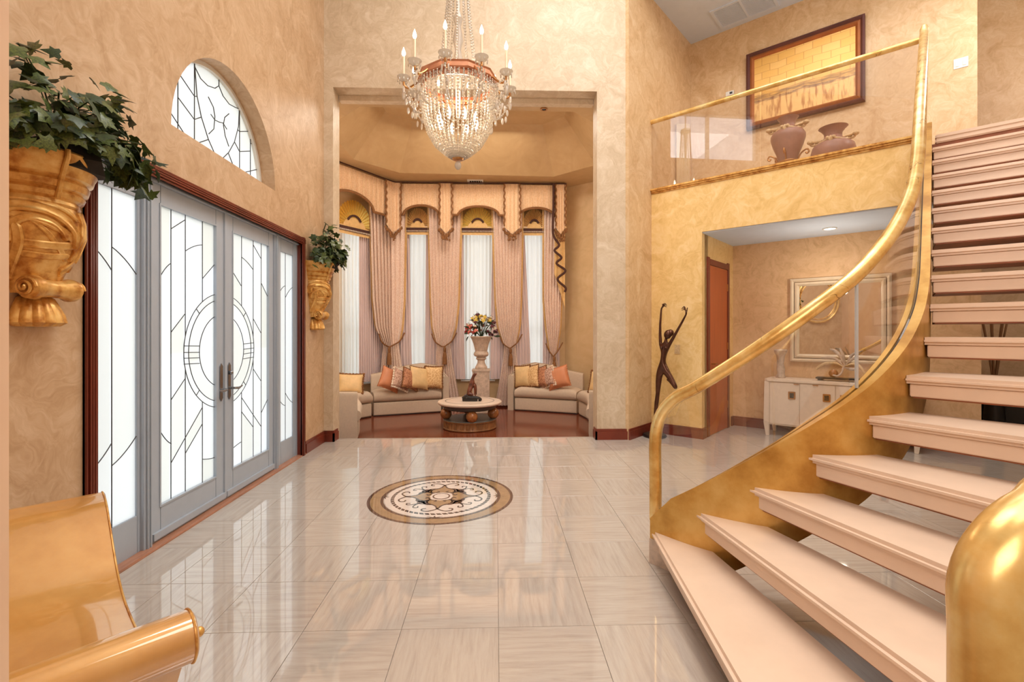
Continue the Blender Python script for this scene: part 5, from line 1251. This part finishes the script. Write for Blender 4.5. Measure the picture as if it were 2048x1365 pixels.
MB().lathe([(.012, 7.2), (.012, 5.4), (.09, 5.38), (.10, 5.34), (.03, 5.30), (.02, 4.7), (.05, 4.62), (.03, 4.55), (.055, 4.40), (.03, 4.30), (.06, 4.15), (.03, 4.05), (.02, 3.6)], 16, cc, cap=False).build('stem', M_CRYS, ch)
MB().lathe([(.06, 7.2), (.07, 7.17), (.02, 7.14)], 16, cc, cap=False).build('canopy', M_COPPER, ch)
MB().lathe([(.001, 3.165), (.05, 3.17), (.062, 3.19), (.05, 3.21), (.001, 3.215)], 20, cc, cap=False).build('bottom_boss', M_BRASS, ch)
MB().ell((CX, CYY, 3.115), .035, .035, .045, 14, 10).build('finial_ball', M_CRYS, ch)
arm = MB().tube(catmull([(.39, 0, 3.95), (.44, 0, 3.90), (.50, 0, 3.86), (.54, 0, 3.88), (.545, 0, 3.925)], 5), [.011]*21, 8).mesh('arm', M_BRASS)
dish = MB().lathe([(.012, 3.915), (.03, 3.925), (.055, 3.945), (.066, 3.965), (.06, 3.966), (.02, 3.945), (.001, 3.94)], 24, (.545, 0, 0), rib=lambda th, z: .06*sin(12*th) if z > 3.93 else 0, cap=False).mesh('drip_dish', M_CRYS)
cnd = MB().lathe([(.012, 3.94), (.012, 4.17), (.001, 4.17)], 10, (.545, 0, 0), cap=False).mesh('candle', simple('candle_ivory', C(240, 222, 190), .5, var=.03))
blb = MB().lathe([(.008, 4.17), (.019, 4.195), (.018, 4.215), (.008, 4.245), (.001, 4.265)], 10, (.545, 0, 0), cap=False).mesh('bulb', M_BULB)
dr = MB()
for k in range(8):
    a = 2*pi*k/8; dr.ell((.545+.058*cos(a), .058*sin(a), 3.925), .007, .007, .018, 5, 4)
dr.ell((.545, .03, 3.83), .012, .008, .036, 6, 5); dr.ell((.545, -.03, 3.83), .012, .008, .036, 6, 5); dr.ell((.52, .02, 3.71), .014, .008, .036, 6, 5); dr.ell((.46, -.02, 3.60), .014, .008, .036, 6, 5)
dr.ell((.545, 0, 3.78), .018, .008, .045, 6, 5); dr.ell((.49, 0, 3.74), .015, .008, .04, 6, 5); dr.ell((.44, 0, 3.66), .015, .008, .04, 6, 5); dr.ell((.50, 0, 3.63), .014, .008, .035, 6, 5); dr.ell((.545, 0, 3.865), .012, .012, .012, 6, 4)
dr = dr.mesh('pendant_drops', M_CRYS)
sw = MB()
for k in range(15):
    t_ = k/14; a = lerp(0, 2*pi/10, t_); r = lerp(.52, .52, t_)-.05*sin(pi*t_); sw.ell((r*cos(a), r*sin(a), 3.90-.12*sin(pi*t_)), .010, nu=5, nv=4)
sw = sw.mesh('bead_swag', M_CRYS)
sw2 = MB()
for k in range(16):
    t_ = k/15; sw2.ell((lerp(.545, .36, t_), 0, lerp(3.84, 3.62, t_)-.07*sin(pi*t_)), .011, nu=5, nv=4)
sw2 = sw2.mesh('bead_swag', M_CRYS)
sw3 = MB()
for k in range(13):
    t_ = k/12; a = lerp(0, 2*pi/10, t_); r = .44; sw3.ell((r*cos(a), r*sin(a), 3.84-.17*sin(pi*t_)), .010, nu=5, nv=4)
sw3.ell((.44*cos(pi/10), .44*sin(pi/10), 3.645), .014, .009, .036, 6, 4)
sw3 = sw3.mesh('bead_swag', M_CRYS)
for k in range(10):
    a = 2*pi*(k+.28)/10
    for nm, me in (('arm', arm), ('drip_dish', dish), ('candle', cnd), ('bulb', blb), ('pendant_drops', dr), ('bead_swag', sw), ('bead_swag', sw2), ('bead_swag', sw3)):
        o = link_mesh(nm, me, ch, (CX, CYY, 0), (0, 0, a))
        if nm in ('pendant_drops', 'bead_swag'): o['kind'] = 'stuff'
for k in range(8):
    a = 2*pi*(k+.5)/8; x, y = CX+.20*cos(a), CYY+.20*sin(a)
    MB().lathe([(.012, 3.52), (.022, 3.56), (.02, 3.60), (.001, 3.64)], 10, (x, y, 0), cap=False).build('inner_bulb', M_BULB, ch)

# ------------------------------------------------------------------ gold scroll bench
be = thing('scroll_bench', 'glossy gold scroll-armed bench in the near left corner', 'bench', (-1.5, 1.5, 0))
B0 = Vector((-1.758, 2.24, 0)); wd = Vector((.7071, -.7071, 0)); dd = Vector((-.7071, -.7071, 0)); DEP = .58
def bp(w, z, d=0): v = B0+wd*w+dd*d; return Vector((v.x, v.y, z))
topc = [(p.x, p.y) for p in catmull([(-.02, .672, 0), (.06, .655, 0), (.13, .61, 0), (.27, .50, 0), (.38, .43, 0), (.52, .385, 0), (.72, .372, 0), (.90, .385, 0), (1.04, .42, 0), (1.16, .48, 0), (1.26, .56, 0), (1.33, .64, 0), (1.39, .693, 0)], 5)]
botc = [(p.x, p.y) for p in catmull([(1.39, .60, 0), (1.30, .50, 0), (1.22, .38, 0), (1.15, .24, 0), (1.10, .10, 0), (1.12, .0, 0)], 5)]+[(p.x, p.y) for p in catmull([(.26, 0, 0), (.28, .10, 0), (.23, .24, 0), (.16, .38, 0), (.08, .50, 0), (-.01, .60, 0)], 5)]
prof = topc+botc; n = len(prof)
vs = [bp(w, z, 0) for w, z in prof]+[bp(w, z, DEP) for w, z in prof]
MB().add(vs, [tuple(range(n)), tuple(range(2*n-1, n-1, -1))]+[(k, (k+1) % n, n+(k+1) % n, n+k) for k in range(n)]).build('seat_shell', M_GOLDB, be, ang=.7)
for w, z in ((-.03, .612), (1.40, .636)):
    mb = MB(); m_ = 40; R0 = .062; vs = []
    for d, r in ((-.004, R0*.9), (0, R0), (DEP, R0), (DEP+.004, R0*.9)): vs += [bp(w+r*cos(2*pi*k/m_), z+r*sin(2*pi*k/m_), d) for k in range(m_)]
    fs = [(a*m_+k, a*m_+(k+1) % m_, (a+1)*m_+(k+1) % m_, (a+1)*m_+k) for a in range(3) for k in range(m_)]+[tuple(range(m_)), tuple(3*m_+k for k in range(m_-1, -1, -1))]
    mb.add(vs, fs).build('scroll_roll', M_GOLDB, be)
    p = bp(w, z, -.016)
    if w > 0: MB().ell(p, .013, nu=12, nv=8).build('knob', M_GOLDC, be)
    MB().tube([bp(w+(R0+.001)*cos(2*pi*k/40), z+(R0+.001)*sin(2*pi*k/40), .004) for k in range(40)], .003, 6, closed=True).build('roll_edge', M_GOLDC, be)
edge = [bp(w, z+.001, .004) for w, z in topc]; MB().tube(edge, .004, 6).build('seat_edge', M_GOLDC, be)

# ------------------------------------------------------------------ round gold mirror on the left wall near the camera (seen in the hall mirror)
rm = thing('round_mirror', 'large round gilt mirror on the left wall seen in the hall mirror', 'mirror', (-2.19, 1.30, 2.3))
def ringx(R0, r, x, z, y, mat, name): MB().tube([(x, y+R0*cos(2*pi*k/64), z+R0*sin(2*pi*k/64)) for k in range(64)], r, 10, closed=True).build(name, mat, rm)
ringx(.62, .035, -2.165, 2.3, 1.30, M_GOLD, 'frame'); ringx(.54, .018, -2.17, 2.3, 1.30, M_GOLDC, 'inner_ring')
MB().add([(-2.18, 1.30+.6*cos(2*pi*k/48), 2.3+.6*sin(2*pi*k/48)) for k in range(48)]+[(-2.199, 1.30+.6*cos(2*pi*k/48), 2.3+.6*sin(2*pi*k/48)) for k in range(48)], [tuple(range(48)), tuple(range(95, 47, -1))]+[(k, (k+1) % 48, 48+(k+1) % 48, 48+k) for k in range(48)]).build('mirror_glass', M_MIR, rm)

# ------------------------------------------------------------------ bronze dancer
dn_ = thing('dancer_statue', 'tall slender bronze dancer with raised arms before the gold wall', 'statue', tuple(D(-.53, -.25, 0)))
def sp_(u, z, v=-.25, r=.02): x, y = D(u, v); return (x, y, z, r)
V = [sp_(-.428, .94, r=(.062, .05)), sp_(-.420, 1.04, r=(.044, .036)), sp_(-.405, 1.13, r=(.054, .040)), sp_(-.395, 1.205, r=(.066, .042)), sp_(-.385, 1.265, r=(.030, .026)), sp_(-.380, 1.315, r=.018), sp_(-.366, 1.345, r=.024),
     sp_(-.455, 1.235, r=.024), sp_(-.462, 1.36, r=.020), sp_(-.461, 1.50, r=.016), sp_(-.452, 1.62, r=.014), sp_(-.446, 1.70, r=.011), sp_(-.432, 1.735, -.255, .013),
     sp_(-.335, 1.235, r=.024), sp_(-.275, 1.34, r=.021), sp_(-.219, 1.437, r=.017), sp_(-.16, 1.54, r=.015), sp_(-.112, 1.63, r=.011), sp_(-.108, 1.665, -.255, .014),
     sp_(-.470, .87, -.25, (.046, .046)), sp_(-.485, .72, r=.040), sp_(-.495, .58, r=.028), sp_(-.512, .45, r=.030), sp_(-.530, .30, r=.020), sp_(-.540, .13, r=.014), sp_(-.545, .065, r=.018), sp_(-.525, .045, -.32, .013),
     sp_(-.375, .88, -.25, (.046, .046)), sp_(-.31, .79, -.26, .042), sp_(-.245, .695, -.28, .032), sp_(-.262, .675, -.22, .026), sp_(-.33, .70, -.14, .022), sp_(-.41, .74, -.08, .014), sp_(-.45, .76, -.06, .012)]
E = [(0, 1), (1, 2), (2, 3), (3, 4), (4, 5), (5, 6), (3, 7), (7, 8), (8, 9), (9, 10), (10, 11), (11, 12), (3, 13), (13, 14), (14, 15), (15, 16), (16, 17), (17, 18), (0, 19), (19, 20), (20, 21), (21, 22), (22, 23), (23, 24), (24, 25), (25, 26), (0, 27), (27, 28), (28, 29), (29, 30), (30, 31), (31, 32), (32, 33)]
body = skin('body', V, E, M_BRONZE, dn_)
R3 = Matrix.Rotation(.35, 3, 'Y')
MB().ell(D(-.352, -.255, 1.372), .050, .048, .062, 20, 14, R3).build('head', M_BRONZE, dn_)
MB().ell(D(-.325, -.235, 1.392), .044, .044, .046, 18, 12).build('hair_bun', M_BRONZE, dn_)
MB().ell(D(-.375, -.30, 1.362), .008, .012, .016, 8, 6).build('nose', M_BRONZE, dn_)
mb = MB()
for u, s in ((-.425, 1), (-.365, 1)): mb.ell(D(u, -.292, 1.195), .022, .022, .020, 12, 8)
mb.build('bust', M_BRONZE, dn_)
for base_, dirs in (((-.430, 1.742), [(.05, .035), (.055, .022), (.052, .008), (.045, -.006), (-.012, .03)]), ((-.110, 1.675), [(-.03, .055), (-.045, .045), (-.055, .03), (-.055, .012), (.015, .035)])):
    for k, (du, dz) in enumerate(dirs):
        u, z = base_; vv = -.262+.007*k; ln_ = 1.0 if k < 4 else .75
        fp_ = catmull([D(u, vv, z-.012), D(u+du*.35, vv, z+dz*.55+.008), D(u+du*.8*ln_, vv, z+dz*.95+.006), D(u+du*1.15*ln_, vv, z+dz*1.0-.004)], 4)
        MB().tube(fp_, [lerp(.0075, .0035, q/(len(fp_)-1)) for q in range(len(fp_))], 6).build('finger', M_BRONZE, dn_)
MB().lathe([(.001, 0), (.15, 0), (.155, .012), (.145, .035), (.10, .055), (.001, .06)], 28, tuple(D(-.53, -.27, 0)), cap=False, rib=lambda th, z: .05*sin(3*th+1)).build('base', M_DKSTONE, dn_)

# ------------------------------------------------------------------ balcony vases
def bvase(u, v, prof, lab, zshift, R_sh, z_sh, stand):
    x, y = D(u, v); t_ = thing('floor_vase', lab, 'vase', (x, y, 3.33 if not stand else 3.33)); c_ = (x, y, 0)
    MB().lathe(prof, 40, c_, cap=False).build('body', M_VASE, t_)
    # ram-scroll handles left and right along the balcony
    for sg in (-1, 1):
        hx, hy = D(u+sg*(R_sh+.005), v-.03); mb = MB()
        mb.tube([(hx+AU[0]*(.045-.0013*k)*cos(k*.38)*1.0, hy+AU[1]*(.045-.0013*k)*cos(k*.38), z_sh+.03+(.036-.001*k)*sin(k*.38)) for k in range(28)], .013, 8)
        hx2, hy2 = D(u+sg*(R_sh+.04), v-.05); mb.ell((hx2, hy2, z_sh+.045), .035, .03, .026, 12, 8)
        mb.tube([D(u+sg*R_sh*.55, v-.09, z_sh+.02), D(u+sg*R_sh*.85, v-.06, z_sh+.035), D(u+sg*(R_sh+.03), v-.04, z_sh+.05)], .014, 8)
        mb.build('ram_handle', M_GARL, t_)
    g_ = []
    for k in range(17):
        a = lerp(-1.35, 1.35, k/16); rr_ = R_sh*.93; zz = z_sh+.02-.035*abs(sin(2*a)); g_.append(D(u+rr_*sin(a), v-rr_*cos(a), zz))
    MB().tube(g_, [.014*(1+.25*sin(k*1.9)) for k in range(17)], 8).build('garland', M_GARL, t_)
    mb = MB(); lx = D(u, v-R_sh*.97, z_sh-.005)
    mb.ell(lx, .026, .014, .045, 8, 6); mb.ell(D(u-.03, v-R_sh*.95, z_sh+.02), .024, .012, .018, 8, 6); mb.ell(D(u+.03, v-R_sh*.95, z_sh+.02), .024, .012, .018, 8, 6); mb.build('leaf_relief', M_GARL, t_)
    if stand:
        MB().tube([D(u+.105*cos(2*pi*k/24), v+.105*sin(2*pi*k/24), 3.50) for k in range(24)], .014, 8, closed=True).build('stand_ring', M_BRASS, t_)
        for a in (0, 2*pi/3+.35, pi, -pi/2):
            c2, s2 = cos(a), sin(a); mb = MB().tube(catmull([D(u+.16*c2, v+.16*s2, 3.332), D(u+.12*c2, v+.12*s2, 3.42), D(u+.108*c2, v+.108*s2, 3.50), D(u+.14*c2, v+.14*s2, 3.58), D(u+.20*c2, v+.20*s2, 3.62), D(u+.225*c2, v+.225*s2, 3.59), D(u+.205*c2, v+.205*s2, 3.565), D(u+.19*c2, v+.19*s2, 3.585)], 5), .010, 8); mb.build('stand_leg', M_BRASS, t_)
    return t_
bvase(.93, .34, [(.001, 3.49), (.092, 3.49), (.098, 3.51), (.125, 3.60), (.165, 3.70), (.190, 3.79), (.190, 3.83), (.165, 3.875), (.115, 3.91), (.082, 3.945), (.078, 3.975), (.095, 4.02), (.118, 4.05), (.105, 4.05), (.07, 3.98), (.001, 3.9)], 'tall brown vase with gilt ram handles in a scrolled iron stand on the landing', 0, .165, 3.885, True)
bvase(1.40, .34, [(.001, 3.331), (.12, 3.331), (.17, 3.37), (.215, 3.44), (.228, 3.51), (.21, 3.58), (.16, 3.63), (.11, 3.66), (.088, 3.695), (.092, 3.735), (.125, 3.78), (.148, 3.80), (.13, 3.80), (.08, 3.72), (.001, 3.6)], 'squat brown vase with gilt ram handles standing right of the taller vase', 0, .185, 3.62, False)

# ------------------------------------------------------------------ hall sideboard, mirror and ornaments
sb_ = thing('sideboard', 'cream lacquered sideboard with square handles in the hall', 'sideboard', tuple(D(1.36, 1.05, 0)))
mb = MB(); NN = 14
def bow(u0, u1, v0, v1, z0, z1, b_):
    vs = []
    for k in range(NN+1):
        t_ = k/NN; z = lerp(z0, z1, t_); e = b_*sin(pi*(.15+.75*t_)); vs += [D(u0-e, v0, z), D(u1+e, v0, z), D(u1+e, v1, z), D(u0-e, v1, z)]
    fs = [(4*i+j, 4*i+(j+1) % 4, 4*(i+1)+(j+1) % 4, 4*(i+1)+j) for i in range(NN) for j in range(4)]+[(0, 1, 2, 3), (4*NN+3, 4*NN+2, 4*NN+1, 4*NN)]
    return vs, fs
mb.add(*bow(.57, 2.15, .845, 1.27, .15, .735, .022)).build('body', M_CREAM, sb_)
mb = MB(); mb.prism([D(.54, .86), D(.58, .82), D(2.14, .82), D(2.18, .86), D(2.18, 1.275), D(.54, 1.275)], .735, .77); mb.build('top', M_CREAM, sb_, bevel=.005)
for u, v in ((.575, .86), (2.145, .86), (.575, 1.25), (2.145, 1.25)):
    mb = MB(); s_ = -1 if u < 1 else 1; q = lambda w, z, o: [D(u-w+o, v-w, z), D(u+w+o, v-w, z), D(u+w+o, v+w, z), D(u-w+o, v+w, z)]
    mb.hexa(q(.020, 0, s_*-.005)+q(.034, .17, s_*.006)); mb.hexa(q(.034, .17, s_*.006)+q(.03, .735, s_*.0)); mb.build('leg', M_CREAM, sb_, bevel=.003)
edges = [.61, .965, 1.36, 1.755, 2.11]
for k in range(4):
    a, b_ = edges[k]+.004, edges[k+1]-.004; o = MB().dbox(a, b_, .832, .846, .17, .725).build('door', M_CREAM, sb_, bevel=.003)
    hu = b_-.085 if k in (0, 1) and k == 0 else (b_-.09 if k == 1 else a+.085); 
    hz = .565; MB().dbox(hu-.042, hu+.042, .823, .832, hz-.05, hz+.05).build('handle_frame', M_BRASS, o, bevel=.002); MB().dbox(hu-.024, hu+.024, .820, .824, hz-.032, hz+.032).build('handle_inset', M_TV, o)
    hu2 = (a+b_)/2+(.14 if k % 2 == 0 else -.02); MB().dbox(hu2-.03, hu2+.03, .822, .832, .712, .722).build('edge_pull', M_BRASS, o)
mr_ = thing('wall_mirror', 'large mirror in a stepped cream frame above the sideboard', 'mirror', tuple(D(1.33, 1.27, 1.0)))
frame_mb(.775, 1.893, .995, 2.14, .045, 1.245, 1.235, 1.289).build('frame', M_MIRFR, mr_); frame_mb(.83, 1.838, 1.05, 2.085, .05, 1.262, 1.235, 1.28).build('inner_moulding', M_MIRFR, mr_)
MB().dbox(.87, 1.80, 1.272, 1.276, 1.09, 2.045).build('mirror_glass', M_MIR, mr_)
vs_ = thing('stone_vase', 'slender carved stone vase at the left end of the sideboard', 'vase', tuple(D(.695, 1.06, .77)))
MB().lathe([(.001, .771), (.055, .771), (.06, .79), (.045, .83), (.05, .89), (.042, .96), (.045, 1.03), (.055, 1.08), (.075, 1.12), (.085, 1.15), (.072, 1.165), (.04, 1.12), (.001, 1.1)], 24, tuple(D(.695, 1.06, 0)), rib=lambda th, z: .12*sin(3*th+z*26) if z < 1.05 else 0, cap=False).build('body', M_STONE, vs_)
ds = thing('driftwood_sculpture', 'leafy metal ornament with a round shell on a dark base on the sideboard', 'ornament', tuple(D(1.37, 1.05, .77)))
MB().dbox(1.12, 1.62, .98, 1.13, .792, .815).dbox(1.14, 1.20, 1.0, 1.11, .771, .792).dbox(1.54, 1.60, 1.0, 1.11, .771, .792).build('plinth', M_DKSTONE, ds, bevel=.003)
MB().ell(D(1.31, 1.04, .868), .055, .05, .052, 20, 12).build('shell_ball', M_BALL, ds)
MB().tube(catmull([D(1.31, 1.0, .85), D(1.36, .99, .84), D(1.40, 1.0, .88), D(1.42, 1.02, .95), D(1.44, 1.03, 1.0)], 5), .012, 8).build('stem', M_STONE, ds)
for q in ([(1.42, .96), (1.33, 1.0), (1.22, .99), (1.13, .93), (1.12, .90)], [(1.42, .97), (1.34, 1.05), (1.25, 1.07), (1.17, 1.06)], [(1.43, .98), (1.38, 1.1), (1.32, 1.16), (1.27, 1.18)], [(1.44, .98), (1.42, 1.1), (1.38, 1.2)],
          [(1.44, .98), (1.50, 1.05), (1.56, 1.08), (1.62, 1.06)], [(1.44, .97), (1.52, 1.0), (1.58, .98), (1.63, .90), (1.64, .86)], [(1.45, .98), (1.50, 1.10), (1.58, 1.16)], [(1.43, .95), (1.50, .93), (1.55, .94)]):
    cp = catmull([D(u, 1.03+.02*sin(u*30), z) for u, z in q], 5); m_ = len(cp)
    MB().tube(cp, [.004+.016*sin(pi*(i+.3)/(m_+.2)) for i in range(m_)], 8, flat=(.35, 1)).build('frond', M_STONE if len(q) != 5 else M_GARL, ds)
# den beyond the hall
cr = thing('low_cabinet', 'low glossy black cabinet in the room beyond the stairs', 'cabinet', tuple(D(3.4, 3.6, 0)))
MB().dbox(2.72, 4.2, 3.50, 3.88, .04, .40).build('body', M_TV, cr, bevel=.004)
for a, b_ in ((2.72, 3.45), (3.46, 4.2)): MB().dbox(a, b_, 3.49, 3.50, .06, .37).build('door', M_TV, cr, bevel=.002)
bt = thing('stick_vase', 'dark vase of tall bamboo sticks beyond the stairs', 'vase', tuple(D(2.93, 3.2, 0)))
MB().lathe([(.001, 0), (.10, 0), (.12, .2), (.09, .55), (.12, .75), (.11, .75), (.001, .7)], 20, tuple(D(2.93, 3.2, 0)), cap=False).build('body', M_DKSTONE, bt)
for k in range(7):
    a = k*.9; MB().tube([D(2.93, 3.2, .6), D(2.93+.06*cos(a), 3.2+.05*sin(a), 1.1), D(2.93+.16*cos(a), 3.2+.12*sin(a), 1.75)], .012, 6).build('stick', M_WOODR, bt)
# greenery outside the left bay window
hg = thing('garden_bush', 'green garden bush outside the far left bay window', 'bush', (-4.4, 12.6, -.3))
r_ = random.Random(2); mb = MB()
for k in range(160): mb.ell((-4.4+r_.uniform(-.9, .9), 12.6+r_.uniform(-.5, .5), r_.uniform(-.2, 2.2)), .22, .18, .16, 6, 4)
mb.build('foliage', M_GREEN, hg)['kind'] = 'stuff'
struct('ground', MB().box(-40, 40, 10.9, 60, -.5, -.4).box(-40, -2.6, -20, 10.9, -.5, -.4), simple('garden_paving', C(196, 194, 186), .8))
